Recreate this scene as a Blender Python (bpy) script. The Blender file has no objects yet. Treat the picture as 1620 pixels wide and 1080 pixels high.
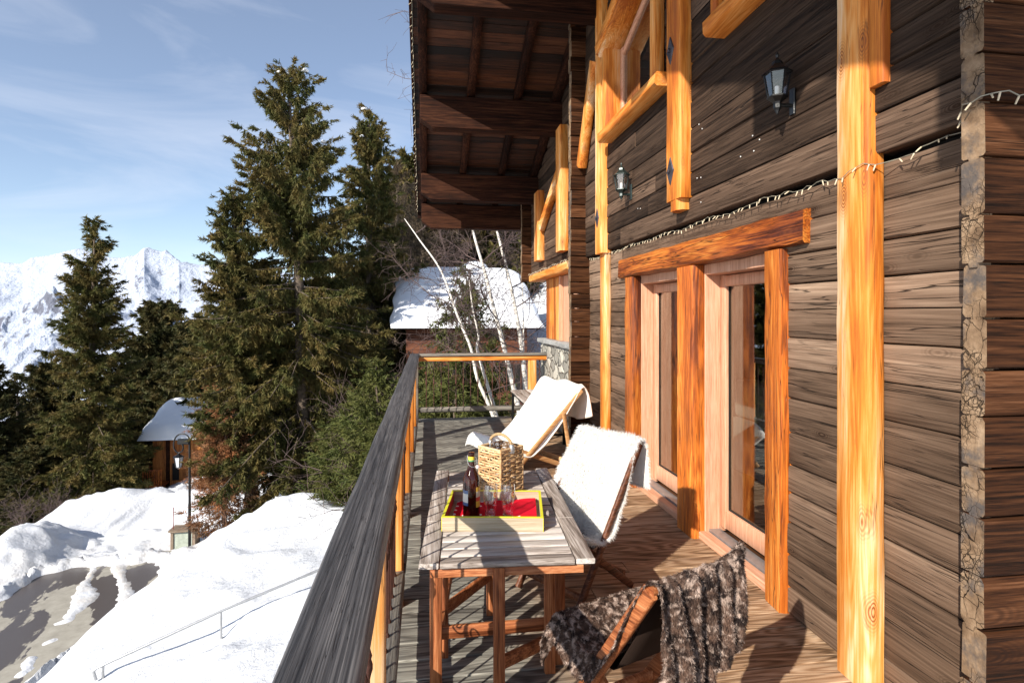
import bpy, math, random
import numpy as np
from mathutils import Vector, Matrix
S = bpy.context.scene
COL = S.collection
rad = math.radians
# ---------------------------------------------------------------- camera
F0 = 900.0; CX = 810.0; HY = 498.0; VPX = 675.0; EYE = 1.6
TH = math.atan((CX - VPX) / F0); CT, ST = math.cos(TH), math.sin(TH)
cam_d = bpy.data.cameras.new('camera'); cam = bpy.data.objects.new('camera', cam_d); COL.objects.link(cam)
cam.location = (0, 0, EYE); cam.rotation_euler = (rad(90), 0, -TH)
cam_d.sensor_width = 36; cam_d.lens = F0 / 1620 * 36; cam_d.shift_y = -(540 - HY) / 1620
cam_d.clip_start = 0.05; cam_d.clip_end = 40000
S.camera = cam
# ---------------------------------------------------------------- sun, sky, exposure
SUN_TRAVEL = Vector((1.2, 1.2, -1.0)).normalized()
sd = bpy.data.lights.new('sun', 'SUN'); sd.energy = 5.0; sd.angle = rad(0.5); sd.color = (1.0, 0.925, 0.82)
sun = bpy.data.objects.new('sun', sd); COL.objects.link(sun)
sun.rotation_euler = SUN_TRAVEL.to_track_quat('-Z', 'Y').to_euler()
W = bpy.data.worlds.new('World'); S.world = W; W.use_nodes = True
wn, wl = W.node_tree.nodes, W.node_tree.links
bg = wn['Background']; sky = wn.new('ShaderNodeTexSky'); sky.sky_type = 'NISHITA'; sky.sun_disc = False
sky.sun_elevation = math.asin(-SUN_TRAVEL.z); sky.sun_rotation = rad(225); sky.altitude = 1800
sky.air_density = 1.0; sky.dust_density = 1.3; sky.ozone_density = 1.0
tc = wn.new('ShaderNodeTexCoord'); mp = wn.new('ShaderNodeMapping'); mp.inputs['Scale'].default_value = (1.2, 2.0, 7.0)
mp.inputs['Rotation'].default_value = (0.0, 0.22, 0.5)
nz = wn.new('ShaderNodeTexNoise'); nz.inputs['Scale'].default_value = 1.3; nz.inputs['Detail'].default_value = 9
nz.inputs['Roughness'].default_value = 0.55; nz.inputs['Distortion'].default_value = 0.6
cr = wn.new('ShaderNodeValToRGB'); cr.color_ramp.elements[0].position = 0.45; cr.color_ramp.elements[1].position = 0.78
cr.color_ramp.elements[0].color = (0.10, 0.10, 0.10, 1); cr.color_ramp.elements[1].color = (0.46, 0.46, 0.46, 1)
mx = wn.new('ShaderNodeMix'); mx.data_type = 'RGBA'; mx.inputs[7].default_value = (6.2, 6.3, 6.8, 1)
wl.new(tc.outputs['Generated'], mp.inputs[0]); wl.new(mp.outputs[0], nz.inputs[0]); wl.new(nz.outputs[0], cr.inputs[0])
wl.new(cr.outputs[0], mx.inputs[0]); wl.new(sky.outputs[0], mx.inputs[6]); wl.new(mx.outputs[2], bg.inputs[0])
bg.inputs[1].default_value = 0.108
S.view_settings.view_transform = 'Standard'; S.view_settings.look = 'None'; S.view_settings.gamma = 1
S.view_settings.use_curve_mapping = False; S.view_settings.exposure = 0.75
S.render.engine = 'CYCLES'
S.cycles.max_bounces = 8; S.cycles.transparent_max_bounces = 12; S.cycles.caustics_reflective = False; S.cycles.caustics_refractive = False
# ---------------------------------------------------------------- helpers
def P(px, py, d):                      # a point of the place at depth d (metres along the view axis)
    s = (px - CX) / F0 * d
    return Vector((s * CT + d * ST, -s * ST + d * CT, EYE + (HY - py) / F0 * d))
def G(px, py, z=0.0):
    return P(px, py, (EYE - z) * F0 / (py - HY))
rng = np.random.default_rng(7)
_off = {}
def place(o, parent):
    if parent is not None:
        o.parent = parent
        w = _off.get(parent.name, Vector((0, 0, 0)))
        o.location = -w if not parent.get('_local') else Vector((0, 0, 0))
        _off[o.name] = Vector((0, 0, 0))
def thing(name, label, cat, loc=(0, 0, 0), rot=0.0, group=None, local=False):
    o = bpy.data.objects.new(name, None); COL.objects.link(o)
    o.empty_display_size = 0.1
    o.location = loc; o.rotation_euler = (0, 0, rot); _off[o.name] = Vector(loc)
    o['label'] = label; o['category'] = cat
    if local: _loc.add(o.name)
    if group: o['group'] = group
    return o
_loc = set()
def tag(o, label, cat, group=None):
    o['label'] = label; o['category'] = cat
    if group: o['group'] = group
    return o
def struct(o, kind='structure'):
    o['kind'] = kind; return o
def link(name, me, mats, parent=None):
    o = bpy.data.objects.new(name, me); COL.objects.link(o)
    for m in (mats if isinstance(mats, (list, tuple)) else [mats]):
        if m is not None: me.materials.append(m)
    if parent is not None:
        o.parent = parent
        if parent.name not in _loc:
            o.location = -_off.get(parent.name, Vector((0, 0, 0)))
        else: pass
    _off[o.name] = Vector((0, 0, 0))
    if parent is not None and parent.name in _loc: _loc.add(o.name)
    return o
def np_mesh(name, V, Fq, k=3, smooth=False):
    V = np.asarray(V, dtype=np.float32).reshape(-1, 3); Fq = np.asarray(Fq, dtype=np.int32).reshape(-1, k)
    me = bpy.data.meshes.new(name); me.vertices.add(len(V)); me.vertices.foreach_set('co', V.ravel())
    me.loops.add(Fq.size); me.loops.foreach_set('vertex_index', Fq.ravel())
    me.polygons.add(len(Fq)); me.polygons.foreach_set('loop_start', np.arange(len(Fq), dtype=np.int32) * k)
    me.polygons.foreach_set('loop_total', np.full(len(Fq), k, dtype=np.int32))
    me.update(calc_edges=True)
    if smooth: me.polygons.foreach_set('use_smooth', np.ones(len(Fq), dtype=bool))
    return me
class MB:
    def __init__(s): s.v = []; s.f = []; s.m = []; s.cur = 0
    def add(s, vs, fs, m=None):
        b = len(s.v); s.v += [tuple(v) for v in vs]
        for i, f in enumerate(fs):
            s.f.append(tuple(b + k for k in f)); s.m.append(s.cur if m is None else (m[i] if isinstance(m, list) else m))
        return s
    def box(s, x0, x1, y0, y1, z0, z1, m=None):
        v = [(x, y, z) for x in (x0, x1) for y in (y0, y1) for z in (z0, z1)]
        return s.add(v, [(0, 1, 3, 2), (4, 6, 7, 5), (0, 4, 5, 1), (2, 3, 7, 6), (0, 2, 6, 4), (1, 5, 7, 3)], m)
    def beam(s, p0, p1, w, h, up=(0, 0, 1), ch=0.006, seg=1, jit=0.0, m=None, endm=None, w1=None, h1=None, bow=0.0):
        p0, p1 = Vector(p0), Vector(p1); t = (p1 - p0).normalized(); up = Vector(up)
        if t.cross(up).length < 1e-3: up = Vector((0, 1, 0))
        a = t.cross(up).normalized(); b = a.cross(t).normalized()
        w1 = w if w1 is None else w1; h1 = h if h1 is None else h1
        vs = []; n = 8
        jo = [random.uniform(-1, 1) for _ in range(8)]
        for i in range(seg + 1):
            k = i / seg; c = p0.lerp(p1, k) + b * bow * math.sin(k * math.pi)
            W2 = (w + (w1 - w) * k) / 2; H2 = (h + (h1 - h) * k) / 2; q = min(ch, W2 * .8, H2 * .8)
            pr = [(-W2 + q, -H2), (W2 - q, -H2), (W2, -H2 + q), (W2, H2 - q), (W2 - q, H2), (-W2 + q, H2), (-W2, H2 - q), (-W2, -H2 + q)]
            for j, (x, y) in enumerate(pr):
                if jit:
                    if j % 2 == 0 or i == 0: pass
                    jx, jy = random.uniform(-jit, jit), random.uniform(-jit, jit)
                    x += jx * .5 + jo[j] * jit * .5; y += jy * .5 + jo[(j + 3) % 8] * jit * .5
                e = 0 if 0 < i < seg else (-ch * 0.0)
                vs.append(c + a * x + b * y)
        fs = []; ms = []
        mm = s.cur if m is None else m; em = mm if endm is None else endm
        for i in range(seg):
            for j in range(n):
                k = (j + 1) % n; fs.append((i * n + j, i * n + k, (i + 1) * n + k, (i + 1) * n + j)); ms.append(mm)
        fs.append(tuple(range(n - 1, -1, -1))); ms.append(em); fs.append(tuple(seg * n + j for j in range(n))); ms.append(em)
        return s.add(vs, fs, ms)
    def tube(s, pts, r, n=8, caps=True, m=None):
        pts = [Vector(p) for p in pts]; N = len(pts); rr = r if isinstance(r, (list, tuple)) else [r] * N
        vs = []; a = None
        for i, p in enumerate(pts):
            t = (pts[min(i + 1, N - 1)] - pts[max(i - 1, 0)]).normalized()
            if a is None:
                a = t.orthogonal().normalized()
            else:
                a = (a - t * a.dot(t)); a = a.normalized() if a.length > 1e-6 else t.orthogonal().normalized()
            b = t.cross(a)
            for j in range(n):
                q = 2 * math.pi * j / n; vs.append(p + (a * math.cos(q) + b * math.sin(q)) * rr[i])
        fs = [(i * n + j, i * n + (j + 1) % n, (i + 1) * n + (j + 1) % n, (i + 1) * n + j) for i in range(N - 1) for j in range(n)]
        if caps: fs += [tuple(range(n - 1, -1, -1)), tuple((N - 1) * n + j for j in range(n))]
        return s.add(vs, fs, m)
    def lathe(s, prof, c=(0, 0, 0), n=24, m=None, ph=0.0):
        vs = [(c[0] + r * math.cos(2 * math.pi * j / n + ph), c[1] + r * math.sin(2 * math.pi * j / n + ph), c[2] + z) for r, z in prof for j in range(n)]
        fs = [(i * n + j, i * n + (j + 1) % n, (i + 1) * n + (j + 1) % n, (i + 1) * n + j) for i in range(len(prof) - 1) for j in range(n)]
        return s.add(vs, fs, m)
    def grid(s, fn, nu, nv, m=None):
        vs = [fn(i / nu, j / nv) for i in range(nu + 1) for j in range(nv + 1)]
        fs = [(i * (nv + 1) + j, (i + 1) * (nv + 1) + j, (i + 1) * (nv + 1) + j + 1, i * (nv + 1) + j + 1) for i in range(nu) for j in range(nv)]
        return s.add(vs, fs, m)
    def build(s, name, mats, parent=None, smooth=None):
        me = bpy.data.meshes.new(name); me.from_pydata(s.v, [], s.f)
        me.polygons.foreach_set('material_index', s.m); me.update()
        if smooth:
            me.polygons.foreach_set('use_smooth', [True] * len(s.f)); me.set_sharp_from_angle(angle=rad(smooth))
        return link(name, me, mats, parent)
def mod_solid(o, t, off=0):
    m = o.modifiers.new('solid', 'SOLIDIFY'); m.thickness = t; m.offset = off; return o
def mod_sub(o, n=1):
    m = o.modifiers.new('sub', 'SUBSURF'); m.levels = n; m.render_levels = n; return o
# numpy value noise, smooth, 2-D and 3-D
def _h(ix, iy, iz, seed):
    n = (ix * 374761393 + iy * 668265263 + iz * 2147483647 + seed * 974634777) & 0xFFFFFFFF
    n = ((n ^ (n >> 13)) * 1274126177) & 0xFFFFFFFF
    n = n ^ (n >> 16)
    return (n & 0xFFFFFF) / float(0xFFFFFF)
def vnoise(x, y, z=0.0, seed=0):
    x = np.asarray(x, float); y = np.asarray(y, float); z = np.asarray(z, float) + np.zeros_like(x)
    ix, iy, iz = np.floor(x).astype(np.int64), np.floor(y).astype(np.int64), np.floor(z).astype(np.int64)
    fx, fy, fz = x - ix, y - iy, z - iz
    ux, uy, uz = fx * fx * (3 - 2 * fx), fy * fy * (3 - 2 * fy), fz * fz * (3 - 2 * fz)
    def c(a, b, g): return _h(ix + a, iy + b, iz + g, seed)
    r = 0
    for g, wz in ((0, 1 - uz), (1, uz)):
        r = r + wz * ((c(0, 0, g) * (1 - ux) + c(1, 0, g) * ux) * (1 - uy) + (c(0, 1, g) * (1 - ux) + c(1, 1, g) * ux) * uy)
    return r
def fbm(x, y, z=0.0, o=5, seed=0, g=0.5):
    r = 0; a = 1; t = 0; s = 1.0
    for i in range(o):
        r = r + a * vnoise(np.asarray(x) * s, np.asarray(y) * s, np.asarray(z) * s, seed + i * 17); t += a; a *= g; s *= 2.03
    return r / t
def ridged(x, y, o=6, seed=0):
    r = 0; a = 1; t = 0; s = 1.0; w = 1.0
    for i in range(o):
        n = 1 - np.abs(2 * vnoise(x * s, y * s, 0, seed + i * 31) - 1); n = n * n * w; w = np.clip(n * 1.6, 0, 1)
        r = r + a * n; t += a; a *= 0.5; s *= 2.1
    return r / t
# ---------------------------------------------------------------- materials
class NT:
    def __init__(s, name):
        s.mat = bpy.data.materials.new(name); s.mat.use_nodes = True; t = s.mat.node_tree; s.n = t.nodes; s.l = t.links
        s.b = s.n['Principled BSDF']; s.out = s.n['Material Output']
    def new(s, t, **k):
        n = s.n.new('ShaderNode' + t)
        for a, v in k.items():
            if a.startswith('_'): setattr(n, a[1:], v)
        for a, v in k.items():
            if not a.startswith('_'):
                i = n.inputs[int(a[1:])] if a[0] == 'i' and a[1:].isdigit() else n.inputs[a.replace('__', ' ')]
                if hasattr(v, 'is_linked') or hasattr(v, 'links'): s.l.new(v, i)
                else: i.default_value = v
        return n
    def math(s, op, a, b=0.0, c=0.0, clamp=False):
        n = s.n.new('ShaderNodeMath'); n.operation = op; n.use_clamp = clamp
        for i, v in enumerate((a, b, c)):
            if hasattr(v, 'links'): s.l.new(v, n.inputs[i])
            else: n.inputs[i].default_value = v
        return n.outputs[0]
    def ramp(s, f, stops, interp='LINEAR'):
        n = s.n.new('ShaderNodeValToRGB'); r = n.color_ramp; r.interpolation = interp
        while len(r.elements) < len(stops): r.elements.new(0.5)
        for e, (p, c) in zip(r.elements, stops): e.position = p; e.color = (*c, 1) if len(c) == 3 else c
        s.l.new(f, n.inputs[0]); return n.outputs[0]
    def mix(s, f, a, b, blend='MIX'):
        n = s.n.new('ShaderNodeMix'); n.data_type = 'RGBA'; n.blend_type = blend
        for i, v in ((0, f), (6, a), (7, b)):
            if hasattr(v, 'links'): s.l.new(v, n.inputs[i])
            else: n.inputs[i].default_value = (*v, 1) if isinstance(v, tuple) and len(v) == 3 else v
        return n.outputs[2]
    def coord(s): return s.new('TexCoord').outputs['Object']
    def noise(s, v, scale, detail=4, rough=0.5, dist=0.0):
        return s.new('TexNoise', Vector=v, Scale=scale, Detail=detail, Roughness=rough, Distortion=dist).outputs[0]
    def scale(s, v, sc, loc=None):
        n = s.new('Mapping', Vector=v, Scale=sc)
        if loc is not None: s.l.new(loc, n.inputs['Location'])
        return n.outputs[0]
    def bump(s, h, st=0.3, d=0.01):
        n = s.new('Bump', Height=h, Strength=st, Distance=d); s.l.new(n.outputs[0], s.b.inputs['Normal']); return n
    def base(s, c=None, rough=None, metal=None, spec=None):
        for k, v in (('Base Color', c), ('Roughness', rough), ('Metallic', metal), ('Specular IOR Level', spec)):
            if v is None: continue
            if hasattr(v, 'links'): s.l.new(v, s.b.inputs[k])
            else: s.b.inputs[k].default_value = (*v, 1) if isinstance(v, tuple) else v
        return s.mat
def plain(name, c, rough=0.6, metal=0.0, var=0.25, scale=8, bump=0.1):
    t = NT(name); v = t.coord(); n = t.noise(v, scale, 5, 0.6)
    lo = tuple(x * (1 - var) for x in c); hi = tuple(min(1, x * (1 + var)) for x in c)
    t.base(t.ramp(n, [(0.3, lo), (0.7, hi)]), rough, metal)
    if bump: t.bump(t.noise(v, scale * 6, 4), bump, 0.005)
    return t.mat
def wood(name, axis, cols, rough=0.7, grain=1.0, knots=0.0, crack=0.5, bumps=0.5, patch=1.0, vary=0.35, fig=0.5, knotcol=(0.25, 0.07, 0.015), coat=0.0, spec=0.3, grey=None, fine=1.0, al=1.0):
    t = NT(name); v = t.coord()
    isl = t.new('NewGeometry').outputs['Random Per Island']
    loc = t.new('CombineXYZ', X=t.math('MULTIPLY', isl, 37.0), Y=t.math('MULTIPLY', isl, 91.0), Z=t.math('MULTIPLY', isl, 53.0)).outputs[0]
    def sc(al): return tuple(al if i == axis else 1.0 for i in range(3))
    v1 = t.scale(v, sc(0.03 * al), loc); v2b = t.scale(v, sc(0.07 * al), loc); v3 = t.scale(v, sc(0.11), loc); v4 = t.scale(v, sc(0.42), loc)
    fib = t.noise(v1, 110 * grain, 6, 0.7)
    fib2 = t.noise(v1, 34 * grain, 5, 0.65)
    pat = t.noise(v3, 4.0, 4, 0.6)
    cont = t.noise(v2b, 6.0 * grain, 2, 0.4, 0.15)
    figure = t.math('MULTIPLY', t.math('ADD', t.math('SINE', t.math('MULTIPLY', cont, 120.0)), 1.0), 0.5)
    fib3 = t.noise(t.scale(v, sc(0.04 * al), loc), 210 * grain, 3, 0.7)
    f = t.math('ADD', t.math('MULTIPLY', fib, 0.85), t.math('MULTIPLY', fib2, 0.65)); f = t.math('ADD', f, t.math('MULTIPLY', fib3, 0.35)); f = t.math('ADD', t.math('MULTIPLY', t.math('SUBTRACT', f, 0.925), fine), 0.40)
    f = t.math('ADD', f, t.math('MULTIPLY', t.math('SUBTRACT', pat, 0.5), 0.9 * patch))
    f = t.math('ADD', f, t.math('MULTIPLY', t.math('SUBTRACT', figure, 0.5), 0.15 * fig))
    f = t.math('ADD', f, t.math('MULTIPLY', t.math('SUBTRACT', isl, 0.5), 0.35 * vary))
    k = len(cols)
    col = t.ramp(f, [(0.2 + 0.42 * i / (k - 1), c) for i, c in enumerate(cols)])
    if grey:
        g = t.noise(v3, 2.3, 5, 0.65)
        col = t.mix(t.ramp(g, [(grey[1], (0, 0, 0)), (grey[2], (1, 1, 1))]), col, grey[0])
    h = t.math('ADD', fib2, t.math('MULTIPLY', figure, 0.25 * fig))
    if knots:
        vo = t.new('TexVoronoi', Vector=v4, Scale=5.6 * knots); d = vo.outputs['Distance']
        kr = t.ramp(d, [(0.10, (1, 1, 1)), (0.15, (0.5, 0.5, 0.5)), (0.26, (0, 0, 0))])
        ring = t.math('MULTIPLY', t.math('ADD', t.math('SINE', t.math('MULTIPLY', d, 190.0)), 1.3), 0.45, clamp=True)
        col = t.mix(t.math('MULTIPLY', kr, ring, clamp=True), col, knotcol)
    if crack:
        c1 = t.noise(t.scale(v, sc(0.035), loc), 17 * grain, 3, 0.55)
        c2 = t.noise(v3, 2.7, 2)
        a = t.math('ABSOLUTE', t.math('SUBTRACT', c1, 0.5))
        ck = t.ramp(a, [(0.0, (1, 1, 1)), (0.012, (0, 0, 0))])
        ck = t.math('MULTIPLY', ck, t.ramp(c2, [(0.42, (0, 0, 0)), (0.6, (1, 1, 1))]))
        c3 = t.math('ABSOLUTE', t.math('SUBTRACT', t.noise(t.scale(v, sc(0.03), loc), 48 * grain, 2, 0.5), 0.5))
        ck3 = t.math('MULTIPLY', t.ramp(c3, [(0.0, (1, 1, 1)), (0.014, (0, 0, 0))]), t.ramp(c2, [(0.38, (1, 1, 1)), (0.55, (0, 0, 0))]))
        ck = t.math('MAXIMUM', ck, t.math('MULTIPLY', ck3, 0.8)); ck = t.math('MULTIPLY', ck, crack)
        col = t.mix(ck, col, (0.008, 0.006, 0.005))
        h = t.math('SUBTRACT', h, t.math('MULTIPLY', ck, 1.5))
    hs = t.new('HueSaturation', Color=col, Value=t.math('ADD', 1 - vary * .5, t.math('MULTIPLY', isl, vary))).outputs[0]
    t.base(hs, rough, 0.0, spec); t.bump(h, bumps, 0.006)
    if coat: t.b.inputs['Coat Weight'].default_value = coat; t.b.inputs['Coat Roughness'].default_value = 0.35
    return t.mat
ORG = [(0.14, 0.028, 0.003), (0.38, 0.088, 0.008), (0.58, 0.165, 0.020), (0.70, 0.30, 0.065)]
LARCH = [(0.34, 0.080, 0.008), (0.58, 0.185, 0.022), (0.70, 0.32, 0.09), (0.78, 0.52, 0.30)]
RUST = [(0.06, 0.012, 0.003), (0.20, 0.044, 0.006), (0.38, 0.10, 0.012), (0.50, 0.18, 0.03)]
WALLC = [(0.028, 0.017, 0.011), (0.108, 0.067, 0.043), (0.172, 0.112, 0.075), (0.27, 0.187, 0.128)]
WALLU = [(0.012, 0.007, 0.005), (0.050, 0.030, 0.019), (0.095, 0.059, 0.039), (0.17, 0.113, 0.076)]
DARKW = [(0.003, 0.0012, 0.0007), (0.010, 0.0035, 0.002), (0.024, 0.008, 0.004), (0.05, 0.019, 0.009)]  # dark timber, taken darker still to put the eave's shade into its colour
M = {}
M['larch_z'] = wood('larch', 2, LARCH, 0.62, 1.0, 1.0, 0.6, 0.3, 1.5, 0.12, 0.5, fine=.42)
M['larch_y'] = wood('larch', 1, LARCH, 0.62, 1.0, 0.9, 0.5, 0.3, 1.2, 0.12, 0.5, fine=.42)
M['larch_x'] = wood('larch', 0, LARCH, 0.62, 1.0, 0.9, 0.5, 0.3, 1.2, 0.12, 0.5, fine=.42)
M['org_z'] = wood('stained_oak', 2, ORG, 0.55, 1.1, 0.8, 0.9, 0.6, 1.2, 0.2, 0.8, coat=0.15, fine=.6)
M['rust_z'] = wood('red_stained_oak', 2, RUST, 0.5, 1.1, 0.8, 0.9, 0.6, 1.2, 0.2, 0.8, coat=0.15, fine=.6)
M['rust_y'] = wood('red_stained_oak', 1, RUST, 0.5, 1.1, 0.8, 1.0, 0.8, 1.2, 0.2, 0.8, coat=0.1, fine=.7)
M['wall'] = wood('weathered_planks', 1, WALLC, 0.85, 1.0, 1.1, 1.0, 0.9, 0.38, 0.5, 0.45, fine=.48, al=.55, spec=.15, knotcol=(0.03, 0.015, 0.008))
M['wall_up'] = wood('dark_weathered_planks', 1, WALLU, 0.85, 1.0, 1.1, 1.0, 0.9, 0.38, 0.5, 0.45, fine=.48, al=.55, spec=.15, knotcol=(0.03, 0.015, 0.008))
BRN = [(0.010, 0.004, 0.0015), (0.036, 0.013, 0.005), (0.068, 0.026, 0.010), (0.12, 0.052, 0.024)]
M['brown_x'] = wood('brown_logs', 0, BRN, 0.8, 0.9, 0.6, 0.8, 0.5, 0.5, 0.4, 0.5, knotcol=(0.02, 0.008, 0.004), spec=0.1)
M['dark_x'] = wood('shade_deepened_timber', 0, DARKW, 0.75, 0.9, 0.7, 0.2, 0.3, 0.7, 0.5, 0.5, spec=.1, knotcol=(0.01, 0.004, 0.002))
M['dark_y'] = wood('shade_deepened_timber', 1, [tuple(c * 1.3 for c in x) for x in DARKW], 0.75, 0.9, 0.7, 0.2, 0.3, 0.7, 0.4, 0.5, spec=.1, knotcol=(0.01, 0.004, 0.002))
M['rail_y'] = wood('blackened_rail_wood', 1, [(0.012, 0.011, 0.011), (0.04, 0.037, 0.037), (0.085, 0.08, 0.08), (0.16, 0.15, 0.145)], 0.5, 1.9, 0.35, 1.0, 0.3, 0.5, 0.0, 0.5, spec=0.45, al=.3, knotcol=(0.02, 0.02, 0.02))
M['rail_x'] = wood('grey_rail_wood', 0, [(0.06, 0.055, 0.05), (0.14, 0.13, 0.115), (0.22, 0.20, 0.17), (0.30, 0.27, 0.23)], 0.65, 1.2, 0.0, 0.8, 0.6, 1.0, 0.0, 0.7)
M['rail_b'] = wood('grey_rail_wood', 1, [(0.06, 0.055, 0.05), (0.12, 0.11, 0.1), (0.18, 0.165, 0.14), (0.26, 0.24, 0.2)], 0.65, 1.2, 0.0, 0.8, 0.6, 1.0, 0.0, 0.7)
TEAK = [(0.10, 0.026, 0.008), (0.25, 0.075, 0.026), (0.38, 0.135, 0.05), (0.5, 0.22, 0.10)]
TOPW = [(0.13, 0.10, 0.08), (0.33, 0.28, 0.245), (0.48, 0.43, 0.39), (0.60, 0.56, 0.52)]
for a, n in enumerate('xyz'):
    M['teak_' + n] = wood('oiled_hardwood', a, TEAK, 0.5, 1.3, 0.0, 0.25, 0.3, 0.8, 0.25, 0.6)
    M['top_' + n] = wood('greyed_hardwood', a, TOPW, 0.65, 1.3, 0.0, 0.35, 0.4, 1.1, 0.3, 0.5)
    M['beech_' + n] = wood('pale_beech', a, [(0.28, 0.13, 0.045), (0.42, 0.22, 0.09), (0.52, 0.30, 0.14), (0.62, 0.40, 0.2)], 0.5, 1.3, 0.0, 0.0, 0.15, 0.6, 0.1, 0.4)
    M['pink_' + n] = wood('salmon_larch_joinery', a, [(0.38, 0.17, 0.09), (0.52, 0.26, 0.155), (0.60, 0.33, 0.21), (0.66, 0.40, 0.27)], 0.5, 1.5, 0.0, 0.0, 0.12, 0.35, 0.06, 0.35)
# deck boards: greyer by the rail, browner by the house
def deck_mat():
    t = NT('deck_boards'); v = t.coord(); isl = t.new('NewGeometry').outputs['Random Per Island']
    loc = t.new('CombineXYZ', X=t.math('MULTIPLY', isl, 37.0), Y=t.math('MULTIPLY', isl, 91.0)).outputs[0]
    v1 = t.scale(v, (0.045, 1, 1), loc); v2 = t.scale(v, (0.14, 1, 1), loc)
    fib = t.noise(v1, 95, 6, 0.7); fib2 = t.noise(v1, 28, 5, 0.65); cont = t.noise(v2, 5.5, 2, 0.45, 0.4)
    fg = t.math('MULTIPLY', t.math('ADD', t.math('SINE', t.math('MULTIPLY', cont, 100.0)), 1.0), 0.5)
    f = t.math('ADD', t.math('MULTIPLY', fib, 0.5), t.math('MULTIPLY', fib2, 0.35))
    f = t.math('ADD', f, t.math('MULTIPLY', t.math('SUBTRACT', fg, 0.5), 0.2))
    f = t.math('ADD', f, t.math('MULTIPLY', t.math('SUBTRACT', isl, 0.5), 0.14))
    gr = t.ramp(f, [(0.22, (0.05, 0.046, 0.04)), (0.38, (0.14, 0.132, 0.115)), (0.55, (0.26, 0.25, 0.215)), (0.7, (0.37, 0.35, 0.30))])
    br = t.ramp(f, [(0.22, (0.08, 0.042, 0.02)), (0.38, (0.26, 0.155, 0.085)), (0.55, (0.42, 0.285, 0.18)), (0.7, (0.55, 0.42, 0.29))])
    sx = t.new('SeparateXYZ', Vector=v)
    k = t.math('ADD', sx.outputs[0], t.math('MULTIPLY', t.math('SUBTRACT', t.noise(v, 1.6, 4, 0.6), 0.5), 1.4))
    k = t.math('SUBTRACT', k, t.math('MULTIPLY', t.math('SUBTRACT', sx.outputs[1], 3.0), 0.10))
    col = t.mix(t.ramp(k, [(0.35, (0, 0, 0)), (1.0, (1, 1, 1))]), gr, br)
    vo = t.new('TexVoronoi', Vector=t.scale(v, (0.5, 1, 1), loc), Scale=3.0).outputs['Distance']
    col = t.mix(t.ramp(vo, [(0.03, (0.8, 0.8, 0.8)), (0.08, (0, 0, 0))]), col, (0.03, 0.02, 0.014))
    ck = t.ramp(t.math('ABSOLUTE', t.math('SUBTRACT', t.noise(v1, 15, 3), 0.5)), [(0, (1, 1, 1)), (0.01, (0, 0, 0))])
    col = t.mix(t.math('MULTIPLY', ck, 0.6), col, (0.02, 0.015, 0.01))
    t.base(col, 0.7, 0, 0.25); t.bump(t.math('ADD', fib2, t.math('MULTIPLY', fg, 0.2)), 0.5, 0.006); return t.mat
M['deck'] = deck_mat()
def endgrain():
    t = NT('cracked_end_grain'); v = t.coord(); isl = t.new('NewGeometry').outputs['Random Per Island']
    loc_ = t.new('CombineXYZ', X=t.math('MULTIPLY', isl, 37.0), Y=t.math('MULTIPLY', isl, 91.0), Z=t.math('MULTIPLY', isl, 53.0)).outputs[0]
    w = t.new('VectorMath', _operation='ADD', i0=v, i1=t.new('VectorMath', _operation='SCALE', i0=t.new('TexNoise', Vector=v, Scale=9.0, Detail=4).outputs[1], Scale=0.09).outputs[0]).outputs[0]
    e1 = t.new('TexVoronoi', _feature='DISTANCE_TO_EDGE', Vector=t.scale(w, (1, 1, .55), loc_), Scale=24.0).outputs['Distance']
    e2 = t.new('TexVoronoi', _feature='DISTANCE_TO_EDGE', Vector=w, Scale=60.0).outputs['Distance']
    c1 = t.ramp(e1, [(0.0, (1, 1, 1)), (0.035, (0, 0, 0))]); c2 = t.ramp(e2, [(0.0, (0.7, 0.7, 0.7)), (0.06, (0, 0, 0))])
    n = t.noise(v, 14, 6, 0.65)
    col = t.ramp(n, [(0.3, (0.09, 0.055, 0.032)), (0.5, (0.22, 0.145, 0.088)), (0.7, (0.34, 0.24, 0.155))])
    st = t.noise(v, 5, 5, 0.7)
    col = t.mix(t.ramp(st, [(0.50, (0, 0, 0)), (0.62, (0.85, 0.85, 0.85))]), col, (0.07, 0.065, 0.065))
    ck = t.math('MAXIMUM', c1, t.math('MULTIPLY', c2, t.ramp(t.noise(v, 7, 2), [(0.45, (0, 0, 0)), (0.55, (1, 1, 1))])))
    ck = t.math('MULTIPLY', ck, t.ramp(t.noise(v, 4.5, 3), [(0.42, (0.0, 0.0, 0.0)), (0.6, (1, 1, 1))]))
    col = t.mix(ck, col, (0.02, 0.014, 0.01)); t.base(col, 0.9, 0, 0.1)
    t.bump(t.math('SUBTRACT', n, ck), 0.9, 0.008); return t.mat
M['end'] = endgrain()
M['gap'] = plain('dark_gap', (0.008, 0.006, 0.005), 0.95, bump=0)
M['iron'] = plain('rusty_iron', (0.07, 0.024, 0.014), 0.55, 0.3, 0.5, 20, 0.3)
M['black'] = plain('black_painted_iron', (0.012, 0.013, 0.014), 0.35, 0.4, 0.3, 20, 0.15)
M['green'] = plain('dark_green_painted_iron', (0.02, 0.032, 0.03), 0.35, 0.3, 0.3, 20, 0.15)
M['plate'] = plain('bluish_iron_plate', (0.06, 0.055, 0.065), 0.5, 0.5, 0.4, 25, 0.3)
M['steel'] = plain('galvanised_steel', (0.36, 0.37, 0.38), 0.4, 0.7, 0.15, 20, 0.1)
M['white'] = plain('white_ceramic', (0.75, 0.73, 0.70), 0.3, 0, 0.05, 8, 0)
M['bulb'] = plain('cream_bulb', (0.55, 0.46, 0.32), 0.35, 0, 0.1, 8, 0)
M['wire'] = plain('pale_green_wire', (0.22, 0.20, 0.15), 0.5, 0, 0.2, 8, 0)
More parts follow.
